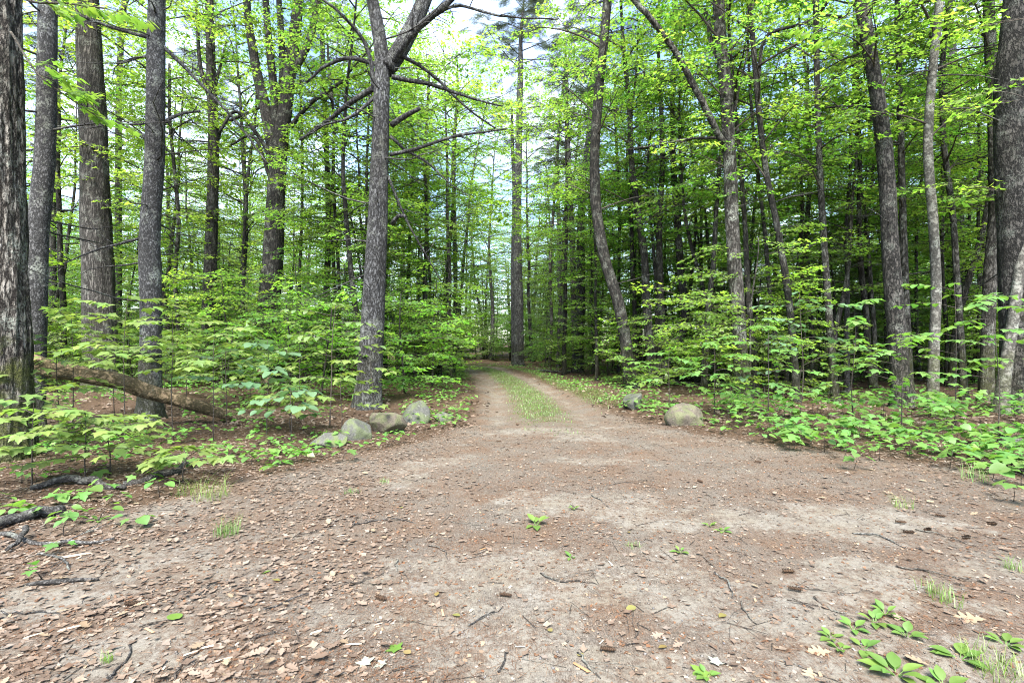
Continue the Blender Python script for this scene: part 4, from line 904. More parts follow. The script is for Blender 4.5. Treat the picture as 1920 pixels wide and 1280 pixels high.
# seedling carpet beside the apron: each plant a thing, its leaves parts
rng = np.random.default_rng(401); C_L = 'knee-high bright green seedling in the leafy carpet under the trees'; C_G = 'seedlings of the leafy carpet'
def seedling(x, y, seed, H, n, ls, kinds, mat, label, group, name='maple_seedling', cat='plant'):
    rng = np.random.default_rng(seed); root = empty(name, (x, y, gz1(x, y))); tag(root, label, cat, group); mb = MB()
    top = np.array([rng.normal(0, .04), rng.normal(0, .04), H]); P = np.array([[0, 0, -.03], top * .5 + rng.normal(0, .01, 3), top]); v, f3, f4 = tube(P, np.array([.004, .003, .002]), 5); mb.add(v, f3, f4)
    az = rng.uniform(0, 6.28)
    for k in range(n):
        az += 2.4 + rng.normal(0, .3); t = 1 - .5 * (k / n) * rng.uniform(.4, 1); p, _ = interp_line(P, min(t, .99)); dr = np.array([math.sin(az), math.cos(az), rng.uniform(.0, .45)])
        e = p + dr * ls * rng.uniform(.4, 1.1); v, f3, f4 = tube(np.array([p, e]), np.array([.002, .0014]), 3, cap=False); mb.add(v, None, f4)
        add_leaf(root, kinds[int(rng.integers(0, len(kinds)))], mat, e, dr * [1, 1, 0] + np.array([0, 0, rng.uniform(-.35, .05)]), [rng.normal(0, .2), rng.normal(0, .2), 1], ls * rng.uniform(.7, 1.25))
    link('stem', mb.mesh('stem', M['twig'], True), root); return root
k = 0
while k < 185:
    px = rng.uniform(1345, 1990); lo = np.interp(px, [1340, 1500, 1700, 1920, 2000], [800, 845, 860, 895, 905]); py = rng.uniform(768, lo)
    x, y = gx(px, py); k += 1; nl_ = int(rng.integers(5, 10))
    seedling(x, y, 500 + k, rng.uniform(.15, .42) * (1.2 if py < 810 else .75), nl_, rng.uniform(.095, .145), ('maple', 'maple2', 'broad'), 'cover', ('dense many-leaved' if nl_ > 7 else 'loose few-leaved') + ' bright green seedling ' + ('at the foot of the mottled maple' if px < 1480 else 'below the slim brown trunks' if px < 1630 else 'around the dark scaly cherry' if px < 1730 else 'below the pale greenish trunk' if px < 1830 else 'around the leaning pale trunk'), C_G)
for px, py in [(1215, 775), (1235, 782), (1200, 770), (1180, 765), (1250, 776), (1225, 762), (1262, 765), (1365, 815), (1335, 800), (1600, 880), (1650, 865), (1780, 880), (1900, 940), (1860, 900), (1840, 885), (1580, 862), (1430, 830), (1480, 845), (1915, 915)]:
    x, y = gx(px, py); k += 1
    seedling(x, y, 500 + k, rng.uniform(.08, .22), int(rng.integers(4, 7)), rng.uniform(.09, .14), ('maple', 'maple2', 'broad'), 'cover', 'ankle-high green seedling straggling at the gravel edge', 'seedlings straggling at the gravel edge')
k = 0
for px, py in [(20, 965), (60, 960), (110, 945), (130, 935), (150, 930), (100, 970), (30, 940), (190, 925), (230, 940), (140, 975), (70, 900), (120, 890), (210, 880), (170, 890), (300, 930), (260, 905), (40, 905), (320, 880), (290, 865), (380, 870), (430, 850), (470, 865), (520, 880), (560, 860), (540, 845), (610, 850), (640, 865), (500, 840), (580, 842), (185, 970), (120, 1005), (85, 1085), (260, 985), (100, 1035)]:
    x, y = gx(px, py); k += 1
    seedling(x, y, 700 + k, rng.uniform(.05, .16), int(rng.integers(3, 6)), rng.uniform(.07, .12), ('oval', 'maple', 'broad'), 'cover', 'small green seedling among dry leaves near the fallen dark branches', 'seedlings among the dry leaves near the fallen branches')

# broad weeds in the gravel
def rosette(x, y, seed, n, ls, label, group=None):
    rng = np.random.default_rng(seed); root = empty('broadleaf_weed', (x, y, gz1(x, y))); tag(root, label, 'plant', group); mb = MB()
    az = rng.uniform(0, 6.28)
    for k in range(n):
        az += 2.4 + rng.normal(0, .25); el = rng.uniform(.15, .75); dr = np.array([math.sin(az) * math.cos(el), math.cos(az) * math.cos(el), math.sin(el)])
        e = dr * ls * .35; v, f3, f4 = tube(np.array([[0, 0, -.01], e]), np.array([.003, .002]), 4, cap=False); mb.add(v, None, f4)
        o = add_leaf(root, 'oval', 'weed', e, dr, [-dr[0] * .4, -dr[1] * .4, 1], ls * rng.uniform(.7, 1.2)); o.scale = (o.scale[0] * rng.uniform(.75, 1.0), o.scale[1], o.scale[2])
    link('stem', mb.mesh('stem', M['weed'], True), root)
WL = 'low broad-leaved green weed rooted in the grey gravel'
for i, (px, py, n, s) in enumerate([(1680, 1262, 7, .125), (1800, 1232, 6, .115), (1770, 1285, 7, .10), (1700, 1190, 5, .085), (1640, 1165, 5, .085), (1600, 1180, 4, .08), (1560, 1195, 4, .07), (1660, 1150, 5, .08), (1575, 1215, 4, .065), (1885, 1205, 5, .09), (1325, 1270, 4, .07), (1620, 1215, 3, .08)]):
    x, y = gx(px, py); rosette(x, y, 800 + i, n + 2, s * .78, WL, 'broad-leaved weeds in the gravel')
x, y = gx(1005, 985); rosette(x, y, 820, 6, .11, 'single upright weed alone in the middle of the needle-covered track')
for px, py, s in [(1075, 955, .05), (1330, 985, .05), (1275, 1035, .05), (1355, 995, .05), (1070, 1045, .04), (185, 975, .07), (345, 850, .07)]:
    x, y = gx(px, py); rosette(x, y, int(px), 5, s, 'tiny sprig of green leaves in the bare track', 'tiny green sprigs in the bare track')

# grass tufts as things
def blades(mb, rng, cx, cy, n, spread, h, mat=0):
    a = rng.uniform(0, 6.28, n); rr = spread * np.sqrt(rng.uniform(0, 1, n)); x = cx + rr * np.cos(a); y = cy + rr * np.sin(a)
    hh = h * rng.uniform(.5, 1.15, n); b = rng.uniform(0, 6.28, n); le = rng.uniform(.2, 1.1, n)
    z = gz(x, y) - .005
    p0 = np.stack([x, y, z], -1); dx = np.stack([np.cos(b), np.sin(b), 0 * b], -1); w = np.stack([-np.sin(b), np.cos(b), 0 * b], -1) * (.0009 + .0009 * rng.uniform(0, 1, n))[:, None]
    p1 = p0 + dx * (hh * le * .35)[:, None] + np.array([0, 0, 1]) * (hh * .65)[:, None]; p2 = p0 + dx * (hh * le)[:, None] + np.array([0, 0, 1]) * (hh * .95)[:, None]
    v = np.stack([p0 - w, p0 + w, p1 + w * .8, p1 - w * .8, p2], 1).reshape(-1, 3); i = (np.arange(n) * 5)[:, None]
    mb.add(v, np.concatenate([i + [0, 1, 2], i + [0, 2, 3], i + [3, 2, 4]]), None, mat)
def tuft(px, py, n, sp, h, label, group=None):
    x, y = gx(px, py); mb = MB(); rng = np.random.default_rng(int(px * 7 + py)); blades(mb, rng, x, y, n, sp, h)
    base = np.array([x, y, gz1(x, y)])
    mb.v = [v - base for v in mb.v]; o = link('grass_tuft', mb.mesh('grass_tuft', M['grass']), None, base); tag(o, label, 'grass tuft', group)
tuft(395, 935, 90, .16, .22, 'tall wispy grass tuft beside the fallen dark branches')
tuft(425, 1000, 110, .10, .13, 'short dense grass tuft among dry leaves')
for px, py, n, sp, h in [(350, 925, 50, .14, .16), (1775, 1130, 50, .07, .12), (1740, 1110, 30, .06, .1), (200, 1240, 40, .03, .05), (1860, 1240, 90, .12, .09), (1900, 1070, 40, .05, .1), (720, 905, 40, .06, .05), (1190, 1025, 40, .06, .04), (1690, 950, 40, .1, .12), (1830, 900, 60, .15, .22), (1880, 1270, 60, .1, .08), (660, 925, 50, .08, .06)]:
    tuft(px, py, n, sp, h, 'sparse little grass tuft sprouting from the gravel and leaves', 'sparse grass tufts in gravel and leaves')
# grass along the track: nobody could count it
rng = np.random.default_rng(61); mb = MB()
x = rng.uniform(-6, 4, 260000); y = 8 + 28 * rng.uniform(0, 1, 260000) ** 1.3; keep = rng.uniform(0, 1, len(x)) < grass_mask(x, y) * (.35 + .65 * fbm(x * 2, y * 2, 66)) * 1.1
x, y = x[keep][:23000], y[keep][:23000]
for h, s in ((.035, slice(0, None, 2)), (.065, slice(1, None, 2))): 
    xs_, ys_ = x[s], y[s]; n = len(xs_); a = rng.uniform(0, 6.28, n); hh = h * rng.uniform(.5, 1.2, n); le = rng.uniform(.2, .9, n)
    p0 = np.stack([xs_, ys_, gz(xs_, ys_) - .01], -1); dx = np.stack([np.cos(a), np.sin(a), 0 * a], -1); w = np.stack([-np.sin(a), np.cos(a), 0 * a], -1) * .004
    p1 = p0 + dx * (hh * le * .35)[:, None] + np.array([0, 0, 1]) * (hh * .65)[:, None]; p2 = p0 + dx * (hh * le)[:, None] + np.array([0, 0, 1]) * (hh * .9)[:, None]
    v = np.stack([p0 - w, p0 + w, p1 + w * .8, p1 - w * .8, p2], 1).reshape(-1, 3); i = (np.arange(n) * 5)[:, None]; mb.add(v, np.concatenate([i + [0, 1, 2], i + [0, 2, 3], i + [3, 2, 4]]))
o = link('grass', mb.mesh('grass', M['grass'])); tag(o, 'short green grass growing between and beside the wheel ruts', 'grass', kind='stuff')

# low ground cover in the woods
rng = np.random.default_rng(62); mb = MB(); n = 11000
y = 6.3 + 27 * rng.uniform(0, 1, n) ** 1.3; x = rng.uniform(-1, 1, n) * (y * 1.02 + 2)
dens = sstep(.36, .60, fbm(x * .7, y * .7, 70)) * np.where(x < 0, 1., sstep(9, 11, y)) + .9 * np.exp(-((x - np.interp(y, EY, EL) + 1.3) / 1.1) ** 2) * sstep(10, 14, y) + .6 * np.exp(-((x - np.interp(y, EY, ER) - .7) / .6) ** 2)
keep = (rng.uniform(0, 1, n) < dens) & (road_mask(x, y) < .25); x, y = x[keep], y[keep]
pos, dr, up, sc = [], [], [], []
for a, b in zip(x, y):
    h = rng.uniform(.04, .22); az = rng.uniform(0, 6.28)
    for k in range(4):
        az += 2.1; pos.append((a + .04 * math.sin(az), b + .04 * math.cos(az), h)); dr.append((math.sin(az), math.cos(az), rng.uniform(-.3, .15))); up.append((rng.normal(0, .25), rng.normal(0, .25), 1)); sc.append(rng.uniform(.06, .13))
pos = np.array(pos); pos[:, 2] += gz(pos[:, 0], pos[:, 1]); stamp(mb, L_SIMPLE, pos, basis(np.array(dr), np.array(up)), np.array(sc))
o = link('undergrowth', mb.mesh('undergrowth', M['cover'])); tag(o, 'low green seedlings and leaves covering the forest floor', 'undergrowth', kind='stuff')

# ------------------------------------------------------------------ boulders
def boulder(px, py, w, h, d_, mat, label, seed, tilt=0, sharp=.35, name='boulder'):
    x, y = gx(px, py); sx = w * y / F / 2; sz = h * y / F; sy = sx * d_
    bm = __import__('bmesh').new(); __import__('bmesh').ops.create_icosphere(bm, subdivisions=4, radius=1)
    me = bpy.data.meshes.new('boulder'); bm.to_mesh(me); bm.free()
    v = np.zeros(len(me.vertices) * 3); me.vertices.foreach_get('co', v); v = v.reshape(-1, 3); rng = np.random.default_rng(seed)
    for k in range(14):                                      # flat broken faces
        nrm = unit(rng.normal(0, 1, 3)); c = rng.uniform(.5, .85); dd = v @ nrm; v = v - nrm * (np.maximum(dd - c, 0) * (.55 + sharp))[:, None]
    nse = fbm(v[:, 0] * 1.6 + v[:, 2] * .7 + seed, v[:, 1] * 1.6 - v[:, 2] * .9, seed, 4) - .5; fine = fbm(v[:, 0] * 8 + v[:, 2] * 5, v[:, 1] * 8 - v[:, 2] * 4, seed + 5, 3) - .5
    v = v * (1 + .30 * nse + .05 * fine)[:, None]
    c, s = math.cos(tilt), math.sin(tilt); v = np.stack([v[:, 0] * c + v[:, 2] * s, v[:, 1], -v[:, 0] * s + v[:, 2] * c], -1)
    v = v * [sx, sy, sz * .74]; v[:, 2] += sz * .20
    me.vertices.foreach_set('co', v.ravel()); me.polygons.foreach_set('use_smooth', np.ones(len(me.polygons), bool)); me.materials.append(M[mat]); me.update()
    o = link(name, me, None, (x, y + sy * .5, gz1(x, y + sy * .5))); tag(o, label, 'boulder'); return o
boulder(668, 822, 68, 40, .8, 'r_grey', 'smooth grey-green boulder slanting down at the front of the trio', 3, .35)
boulder(719, 808, 76, 50, .8, 'r_tan', 'rounded brownish boulder in the middle of the trio', 8, .05)
boulder(782, 790, 66, 46, .8, 'r_grey', 'grey boulder with a sloping edge at the back of the trio', 15, .45)
boulder(612, 836, 76, 26, .7, 'r_moss', 'low flat moss-covered stone beside the slanting boulder', 21)
boulder(834, 786, 46, 18, .8, 'r_moss', 'small dark stone half sunk in leaves past the trio of boulders', 26)
boulder(1293, 800, 84, 44, .85, 'r_tan', 'large blocky tan boulder at the foot of the mottled maple', 34, .05)
boulder(1190, 772, 52, 32, .8, 'r_grey', 'small pale boulder half hidden by seedlings', 41)

# ------------------------------------------------------------------ dead wood
def pole(name, label, cat, pts, r, mat, seed, sides=14, wob=.01, rough=.10, group=None, twigs=0, subd=.05):
    rng = np.random.default_rng(seed); P = np.array(pts, float); base = P[0].copy(); P = P - base
    Q, tt = resample(P, subd); Q = Q + np.stack([(vnoise(tt * 9, tt * 0 + k, seed) - .5) * wob * 4 for k in range(3)], -1)
    rr = np.interp(tt, np.linspace(0, 1, len(r)), r); sd = seed
    def disp(a, z): 
        i = np.repeat(np.arange(a.shape[0])[:, None], a.shape[1], 1) * subd
        return 1 + rough * (fbm(np.cos(a) * 2 + 5, np.sin(a) * 2 + i * 1.8, sd, 3) - .5) * 2 + rough * .6 * (vnoise(a * 2.2, i * .6, sd + 1) - .5)
    mb = MB(); v, f3, f4 = tube(Q, rr, sides, True, disp); mb.add(v, f3, f4)
    for k in range(twigs):
        p, d = interp_line(Q, rng.uniform(.2, .95)); az = math.atan2(d[0], d[1]) + rng.choice([-1, 1]) * rng.uniform(.4, 1.)
        b = branch_line(rng, p, az, rng.uniform(-.1, .4), rng.uniform(.1, .35), .3, .1, 4); v, f3, f4 = tube(b, np.linspace(r[-1] * .6, .002, len(b)), 5); mb.add(v, f3, f4)
    o = link(name, mb.mesh(name, M[mat], True), None, base); tag(o, label, cat, group); return o
def gp(px, py, up=.02): p = on_ground(px, py); p[2] += up; return p
pole('fallen_log', 'barkless brown log leaning down from the scarred trunk to the ground', 'log', [at(40, 680, 7.9), at(110, 692, 8.1), at(200, 714, 8.4), at(300, 742, 8.8), at(400, 772, 9.2), at(515, 792, 9.6)], [.13, .13, .125, .108, .09, .055], 'log', 51, 24, .02, .14)
p = gp(520, 770, .0); pole('broken_stump', 'broken slanting reddish-brown stump among the hobblebushes', 'stump', [p + [0, 0, -.1], p + [-.12, 0, .3], p + [-.30, 0, .62], p + [-.36, 0, .74]], [.17, .15, .13, .06], 'log', 52, 16, .02, .25)
pole('fallen_branch', 'thick dark fallen branch on dry leaves with a gnarled end', 'branch', [gp(50, 924), gp(110, 914, .04), gp(150, 908, .045), gp(205, 912, .03), gp(230, 918)], [.02, .035, .042, .035, .015], 'deadwood', 53, 12, .012, .2, twigs=2)
pole('fallen_branch', 'long dark fallen branch tapering into the grass tuft', 'branch', [gp(232, 906, .03), gp(275, 900, .035), gp(310, 897, .03), gp(345, 880, .05), gp(385, 862, .06)], [.035, .035, .03, .02, .01], 'deadwood', 54, 12, .012, .2, twigs=3)
pole('fallen_branch', 'weathered blue-grey log end beside the green seedlings', 'branch', [gp(-60, 1012, .03), gp(0, 992, .04), gp(50, 975, .045), gp(112, 958, .035)], [.04, .04, .042, .045], 'deadwood', 55, 14, .01, .2)
pole('fallen_branch', 'long thin crooked grey branch lying over dry leaves', 'branch', [gp(-60, 1004, .03), gp(20, 1008, .035), gp(60, 1018, .03), gp(110, 1024, .025), gp(215, 1020, .02)], [.018, .018, .016, .014, .008], 'deadwood', 56, 8, .01, .12, twigs=3)
pole('fallen_branch', 'short dark stick propped across the crooked grey branch', 'branch', [gp(10, 1038, .02), gp(40, 1022, .05), gp(52, 1006, .08)], [.012, .018, .02], 'deadwood', 57, 8, .006)
pole('fallen_branch', 'lichen-crusted stick with a peeled pale half', 'branch', [gp(50, 1105, .015), gp(90, 1098, .02), gp(130, 1092, .015), gp(180, 1090, .01)], [.008, .017, .012, .006], 'deadwood', 58, 8, .004, .2)
pole('fallen_branch', 'curved forked dark twig below the crooked grey branch', 'branch', [gp(70, 1042, .015), gp(110, 1050, .02), gp(130, 1072, .015)], [.008, .009, .005], 'deadwood', 59, 7, .004, twigs=2)
pole('fallen_log', 'weathered pale log poking out of the seedling carpet', 'log', [gp(1868, 836, .08), gp(1920, 842, .08), gp(2010, 850, .07)], [.045, .05, .05], 'deadwood', 60, 14, .01, .15)
pole('fallen_log', 'dark rotten log behind the tan boulder', 'log', [gp(1245, 716, .1), gp(1300, 714, .16), gp(1345, 718, .1)], [.10, .14, .08], 'b_dark', 61, 14, .03, .25)
pole('fallen_log', 'thin dark fallen trunk lying beside the dark rotten log', 'log', [gp(1235, 724, .06), gp(1310, 722, .1), gp(1400, 716, .05)], [.05, .05, .035], 'b_dark', 62, 10, .02, .2)
pole('leaning_stick', 'dead stick slanting over the track bend below the grey trunk', 'branch', [at(1023, 664, 27.5), at(1045, 680, 27.3), at(1066, 694, 27)], [.05, .06, .07], 'b_dark', 63, 8, .02)
pole('leaning_stick', 'second dead stick crossing leaves below the grey trunk', 'branch', [at(1048, 676, 28), at(1062, 686, 27.8), at(1074, 692, 27.6)], [.04, .05, .05], 'b_dark', 64, 8, .02)
pole('fallen_log', 'bleached fallen pole on dry leaves past the track bend', 'log', [gp(1008, 696, .06), gp(1040, 699, .07), gp(1070, 700, .05)], [.05, .055, .04], 'deadwood', 65, 8, .02)
pole('fallen_log', 'grey fallen pole lying in the woods behind the slim trunks', 'log', [gp(1480, 716, .25), gp(1540, 728, .12), gp(1600, 742, .05)], [.05, .055, .06], 'deadwood', 66, 8, .02)
for i, pts_ in enumerate([[(1675, 712), (1690, 745), (1702, 770)], [(1706, 715), (1720, 745), (1728, 762)]]):
    pole('leaning_stick', 'thin reddish stick propped at the foot of the dark scaly cherry', 'branch', [at(pts_[0][0], pts_[0][1], 10.9), at(pts_[1][0], pts_[1][1], 10.8), at(pts_[2][0], pts_[2][1], 10.7)], [.008, .010, .012], 'twig', 67 + i, 6, .01, group='sticks at the foot of the cherry')
# twigs on the gravel, each a thing
TW = [[(350, 1135), (420, 1090), (490, 1070)], [(425, 1220), (480, 1200), (540, 1182)], [(325, 1280), (345, 1250), (362, 1215)], [(490, 1150), (560, 1120), (640, 1098)], [(800, 1022), (830, 1030), (838, 1048)], [(745, 1050), (742, 1065), (765, 1082)],
      [(875, 1172), (910, 1158), (940, 1140)], [(1010, 1075), (1030, 1085), (1048, 1092)], [(1050, 1093), (1090, 1092), (1120, 1097)], [(1110, 930), (1128, 940), (1145, 955)], [(1175, 1215), (1190, 1195), (1200, 1165)], [(1085, 1225), (1110, 1260), (1130, 1275)],
      [(0, 1155), (40, 1152), (110, 1152)], [(1500, 1105), (1560, 1112), (1640, 1112)], [(1530, 1125), (1560, 1145), (1585, 1155)], [(1340, 1075), (1365, 1095), (1375, 1120)], [(1385, 1130), (1400, 1150), (1420, 1175)], [(1680, 1065), (1740, 1072), (1830, 1092)], [(660, 985), (720, 975), (800, 985)],
      [(640, 1100), (680, 1090), (720, 1075)], [(1100, 920), (1190, 905), (1250, 925)], [(200, 1275), (230, 1245), (250, 1200)], [(470, 1275), (520, 1262), (580, 1240)], [(650, 1180), (680, 1172), (725, 1165)], [(930, 1260), (945, 1240), (950, 1220)], [(180, 1090), (195, 1070), (210, 1050)], [(540, 1010), (580, 1002), (620, 990)], [(1600, 1000), (1640, 1005), (1700, 1030)], [(1720, 995), (1780, 1010), (1840, 1030)], [(260, 1180), (330, 1160), (420, 1150)]]
for i, q in enumerate(TW):
    r0 = .0035 + .0035 * ((i * 37) % 10) / 10
    pole('fallen_twig', 'thin dark twig lying on the gravel and needles', 'twig', [gp(a, b, .008) for a, b in q], [r0, r0 * .9, r0 * .45], 'twig' if i % 3 else 'deadwood', 900 + i, 6, .006, .15, 'twigs scattered on the gravel', twigs=i % 3, subd=.03)

# ------------------------------------------------------------------ loose leaves one can pick out
FL = {}
def fallen(kind, mat, px, py, s, rz, label, group, name='fallen_leaf', lift=.012):
    if (kind, mat) not in FL:
        mb = MB(); v, f = {'oak': L_OAK, 'curl': L_CURL, 'maple': L_MAPLE, 'oval': L_OVAL, 'broad': L_BROAD}[kind]; mb.add(v * [1, 1, .6], f); FL[(kind, mat)] = mb.mesh('fallen_leaf', M[mat])
    x, y = gx(px, py); o = link(name, FL[(kind, mat)], None, (x, y, gz1(x, y) + lift)); o.rotation_euler = (random.uniform(-.2, .2), random.uniform(-.2, .2), rz); o.scale = (s, s, s); tag(o, label, 'leaf', group); return o
random.seed(4)
for px, py, s, rz in [(1850, 1165, .15, 1.2), (1560, 1225, .11, 1.4), (1520, 1255, .09, 2.5), (1745, 1250, .10, .9), (690, 890, .09, 1)]:
    fallen('oak', 'tan_leaf', px, py, s, rz, 'large pale tan oak leaf lying flat on the gravel', 'pale oak leaves on the gravel')
for px, py, s, rz, k in [(745, 1222, .075, .7, 'maple'), (1322, 1262, .08, 2, 'maple'), (508, 1072, .06, 1.9, 'oval'), (330, 1165, .08, .8, 'broad')]:
    fallen(k, 'green_fallen', px, py, s, rz, 'fresh green leaf dropped on the gravel', 'fresh green leaves on the gravel')
for px, py, s, rz in [(685, 1250, .07, .3), (722, 1245, .055, 2), (1340, 1250, .06, -.6)]:
    fallen('maple', 'white_under', px, py, s, rz, 'fallen leaf showing its whitish underside on the gravel', 'leaves with whitish undersides on the gravel')
for px, py, s, rz in [(818, 1122, .045, 0), (862, 1157, .05, 1), (1192, 1140, .07, 2), (1035, 1188, .04, .5), (1250, 1215, .05, 2), (770, 1228, .05, 1), (1360, 1152, .06, 2.2), (525, 1090, .06, 1.3), (1180, 1000, .04, 0), (755, 955, .04, 1), (1095, 1232, .04, 1)]:
    fallen('oval', 'yellow_leaf', px, py, s, rz, 'small yellowing leaf fallen on the track', 'yellowing leaves on the track')
rng = np.random.default_rng(77); n = 0
while n < 150:
    px = rng.uniform(-20, 1940); py = 870 + 410 * rng.uniform() ** .9; 
    x, y = gx(px, py); w = .15 + .85 * (px < 760) * (1 - .3 * (px > 500)) + .8 * (px > 1450) * (py < 1000)
    if rng.uniform() > w or sand_mask(np.array([x]), np.array([y]))[0] > .5: continue
    fallen('oak' if rng.uniform() < .55 else 'curl', 'brown_leaf' if rng.uniform() < .72 else 'tan_leaf', px, py, rng.uniform(.05, .09), rng.uniform(0, 6.28), 'dry brown oak leaf on the litter beside the track', 'dry oak leaves on the litter', lift=.014); n += 1
# pale splinters and cones
sp = MB(); sp.add(np.array([(-.5, -.09, 0), (.5, -.05, 0), (.45, .08, 0), (-.42, .06, 0), (-.4, -.04, .07), (.4, -.02, .06), (.3, .05, .06), (-.35, .03, .07)]), None, [(0, 1, 5, 4), (1, 2, 6, 5), (2, 3, 7, 6), (3, 0, 4, 7), (4, 5, 6, 7)])
SPL = sp.mesh('wood_splinter', M['woodchip'])
for px, py, L, rz in [(662, 1210, .09, .1), (130, 1182, .10, .6), (62, 1195, .08, .8), (650, 1185, .06, 1.2), (395, 1215, .10, .4), (358, 1228, .07, .7), (140, 1045, .2, .5), (830, 1150, .08, 1.8), (1145, 1058, .08, 1.7), (975, 1214, .05, 0), (600, 1185, .11, .6), (660, 1080, .05, 2.2), (905, 1030, .06, .7), (1090, 1255, .10, 2.3), (420, 1240, .08, .5), (1128, 1205, .05, .9), (280, 1185, .09, 2.6), (1020, 960, .05, 2.4), (640, 1005, .07, .4), (560, 1215, .06, .9), (1215, 930, .05, 2), (710, 1172, .05, .5)]:
    x, y = gx(px, py); o = link('wood_splinter', SPL, None, (x, y, gz1(x, y) + .008)); o.scale = (L, L * 1.0, L * .7); o.rotation_euler = (0, 0, rz); tag(o, 'pale splinter of wood lying on the gravel', 'splinter', 'pale wood splinters on the gravel')
def cone_mesh():
    mb = MB(); rng = np.random.default_rng(3); P = np.array([[0, 0, 0], [0, .03, .0], [0, .11, .0], [0, .14, 0]]); v, f3, f4 = tube(P, np.array([.008, .016, .014, .004]), 7); mb.add(v, f3, f4)
    pos, dr, up = [], [], []
    for k in range(46):
        a = k * 2.4; t = k / 46; r = .012; pos.append((math.cos(a) * r, .01 + .125 * t, math.sin(a) * r)); dr.append((math.cos(a), .55, math.sin(a))); up.append((-math.cos(a) * .5, 1, -math.sin(a) * .5 + .01))
    stamp(mb, (L_BROAD[0] * [1, 1, .5], L_BROAD[1]), np.array(pos), basis(np.array(dr), np.array(up)), np.full(46, .022)); return mb.mesh('pine_cone', M['cone'])
CN = cone_mesh()
for px, py, rz in [(1490, 1075, 1.5), (1505, 1112, 1.2), (1700, 985, 1.1), (1715, 1002, 1.3), (1745, 996, 2), (1820, 1010, 1.8), (1775, 972, .8), (262, 1137, 1.7), (1318, 905, .4), (1428, 868, .9), (960, 1118, 1.4), (725, 1128, 1.2), (1155, 1225, 1.4), (1870, 985, 1.5), (972, 797, .5), (940, 828, 1.7)]:
    x, y = gx(px, py); o = link('pine_cone', CN, None, (x, y, gz1(x, y) + .018)); o.rotation_euler = (0, 0, rz); o.scale = (.5, .55, .5); tag(o, 'brown open pine cone lying on the track', 'pine cone', 'pine cones on the track')

# ------------------------------------------------------------------ litter too small and too much to count
def flat_litter(name, label, tpl, mat, n, size, seed, dens, y0=1.7, y1=12, pw=1.5, tilt=.25, zs=1., lift=.006, asp=None):
    rng = np.random.default_rng(seed); y = y0 + (y1 - y0) * rng.uniform(0, 1, n * 4) ** pw; x = rng.uniform(-1, 1, n * 4) * (y * 1.08 + .8)
    keep = rng.uniform(0, 1, len(x)) < dens(x, y); x, y = x[keep][:n], y[keep][:n]; n = len(x)
    a = rng.uniform(0, 6.28, n); dr = np.stack([np.sin(a), np.cos(a), rng.normal(0, tilt * .6, n)], -1); up = np.stack([rng.normal(0, tilt, n), rng.normal(0, tilt, n), np.ones(n)], -1)
    s = rng.uniform(*size, n); sc = np.stack([s, s, s * zs], -1) if asp is None else np.stack([np.full(n, asp) * rng.uniform(.7, 1.4, n), s, s], -1)
    mb = MB(); stamp(mb, tpl, np.stack([x, y, gz(x, y) + lift], -1), basis(dr, up), sc)
    o = link(name, mb.mesh(name, M[mat])); tag(o, label, 'litter', kind='stuff'); return o
def d_leaf(x, y):
    r = road_mask(x, y); s = sand_mask(x, y); left = sstep(.6, -2.4, x - (y - 3) * .1) if False else sstep(-.2, 1.6, -(x + .35 + (y - 3) * .0))
    rt = sstep(.2, 1.6, x - np.interp(y, EY, ER) + 1.4)
    return np.clip((1 - r) * .9 + r * (.10 + .75 * left + .55 * rt), 0, 1) * (1 - .93 * s)
def d_chip(x, y): return np.clip(.55 + .6 * (fbm(x * 3, y * 3, 81) - .5), .1, 1) * (1 - .88 * sand_mask(x, y)) * (.5 + .5 * road_mask(x, y))
def d_need(x, y): return np.clip(sstep(.36, .62, fbm(x * 1.6, y * 1.6, 83)) + .15, 0, 1) * (1 - .93 * sand_mask(x, y)) * (.3 + .7 * road_mask(x, y))
flat_litter('dry_leaf_litter', 'curled dry brown leaves covering the ground beside the track', L_FLAKE, 'litter', 26000, (.026, .068), 91, d_leaf, y1=10, pw=1.25, tilt=.2, zs=.4)
flat_litter('forest_leaf_litter', 'brown dead leaves carpeting the forest floor', L_SIMPLE, 'litter', 17000, (.07, .13), 92, lambda x, y: (1 - road_mask(x, y)) * .95, y0=9, y1=34, pw=1.2, tilt=.4)
CHIP = (np.array([(-.3, 0, 0), (.3, .1, 0), (.22, 1, 0), (-.2, .85, .06)], float), np.array([(0, 1, 2), (0, 2, 3)]))
flat_litter('litter_chips', 'small bark and leaf fragments strewn over the gravel', CHIP, 'chips', 26000, (.008, .028), 93, d_chip, y1=9, pw=1.35, tilt=.3, lift=.004)
NEED = (np.array([(-.5, 0, 0), (.5, 0, 0), (.5, .5, .02), (-.5, .5, .02), (0, 1, 0)], float), np.array([(0, 1, 4)]))
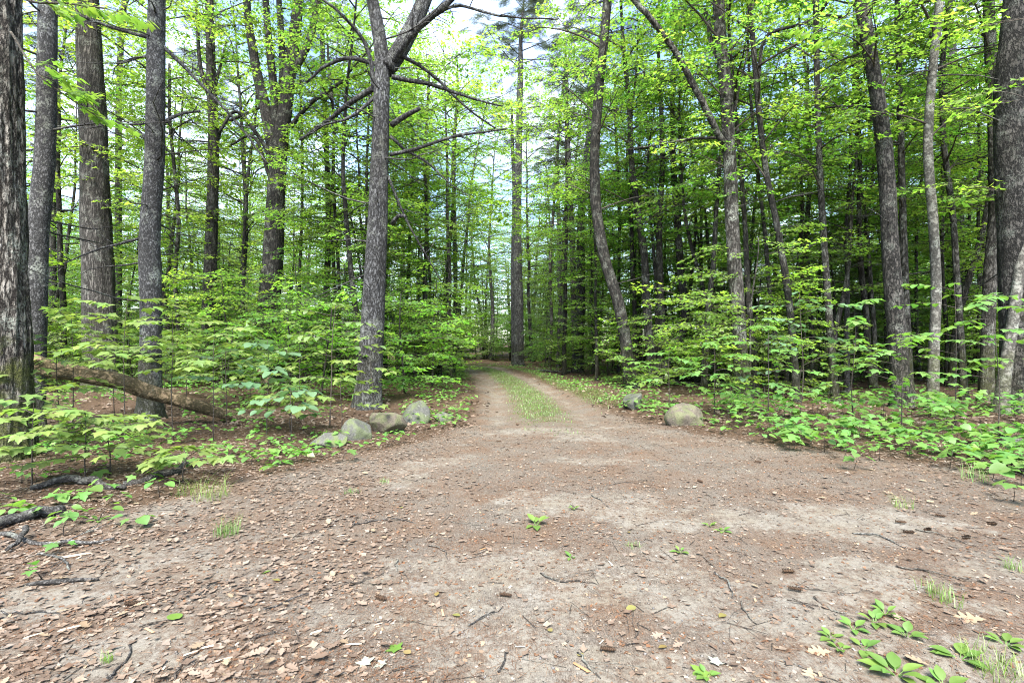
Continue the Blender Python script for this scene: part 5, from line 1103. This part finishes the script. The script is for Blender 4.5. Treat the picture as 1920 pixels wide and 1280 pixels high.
flat_litter('pine_needle_litter', 'reddish fallen pine needles strewn over the gravel', NEED, 'needles', 42000, (.05, .1), 94, d_need, y1=8.5, pw=1.35, tilt=.12, lift=.006, asp=.0019)
STICK = (np.array([(-.5, 0, 0), (.5, 0, 0), (0, 0, .9), (-.35, 1, 0), (.35, 1, 0), (0, 1, .7)], float), np.array([(0, 1, 4), (0, 4, 3), (1, 2, 5), (1, 5, 4), (2, 0, 3), (2, 3, 5)]))
def sticks():
    rng = np.random.default_rng(95); n = 1100; y = 1.8 + 9 * rng.uniform(0, 1, n) ** 1.3; x = rng.uniform(-1, 1, n) * (y * 1.05 + .5); a = rng.uniform(0, 6.28, n)
    keep = rng.uniform(0, 1, n) < 1 - .8 * sand_mask(x, y); x, y, a = x[keep], y[keep], a[keep]; n = len(x)
    r = rng.uniform(.001, .0032, n); mb = MB(); stamp(mb, STICK, np.stack([x, y, gz(x, y) + .004], -1), basis(np.stack([np.sin(a), np.cos(a), rng.normal(0, .05, n)], -1), np.tile([0, 0, 1.], (n, 1))), np.stack([r * 2, rng.uniform(.05, .26, n), r * 2], -1))
    o = link('twig_litter', mb.mesh('twig_litter', M['twig'])); tag(o, 'fine broken twigs strewn over gravel and leaves', 'litter', kind='stuff')
sticks()
PEB = (np.array([(1, 0, 0), (-.9, .1, 0), (0, 1.1, .1), (.1, -.9, 0), (.1, 0, .7), (0, 0, -.5)], float), np.array([(0, 2, 4), (2, 1, 4), (1, 3, 4), (3, 0, 4), (2, 0, 5), (1, 2, 5), (3, 1, 5), (0, 3, 5)]))
flat_litter('gravel', 'small grey pebbles scattered in the sandy gravel', PEB, 'pebble', 3600, (.003, .011), 96, lambda x, y: road_mask(x, y) * (.25 + .6 * sand_mask(x, y)), y1=9, pw=1.4, tilt=.3, lift=.002)
for p_ in CAN + FARW + SUB + TALL + SAP + CON:                                  # a kind that found no place is dropped
    if p_.name not in USED:
        for c_ in list(p_.children): bpy.data.objects.remove(c_)
        bpy.data.objects.remove(p_)
print('objects', len(bpy.data.objects), 'tris', sum(len(m.loops) - 2 * len(m.polygons) for m in bpy.data.meshes))
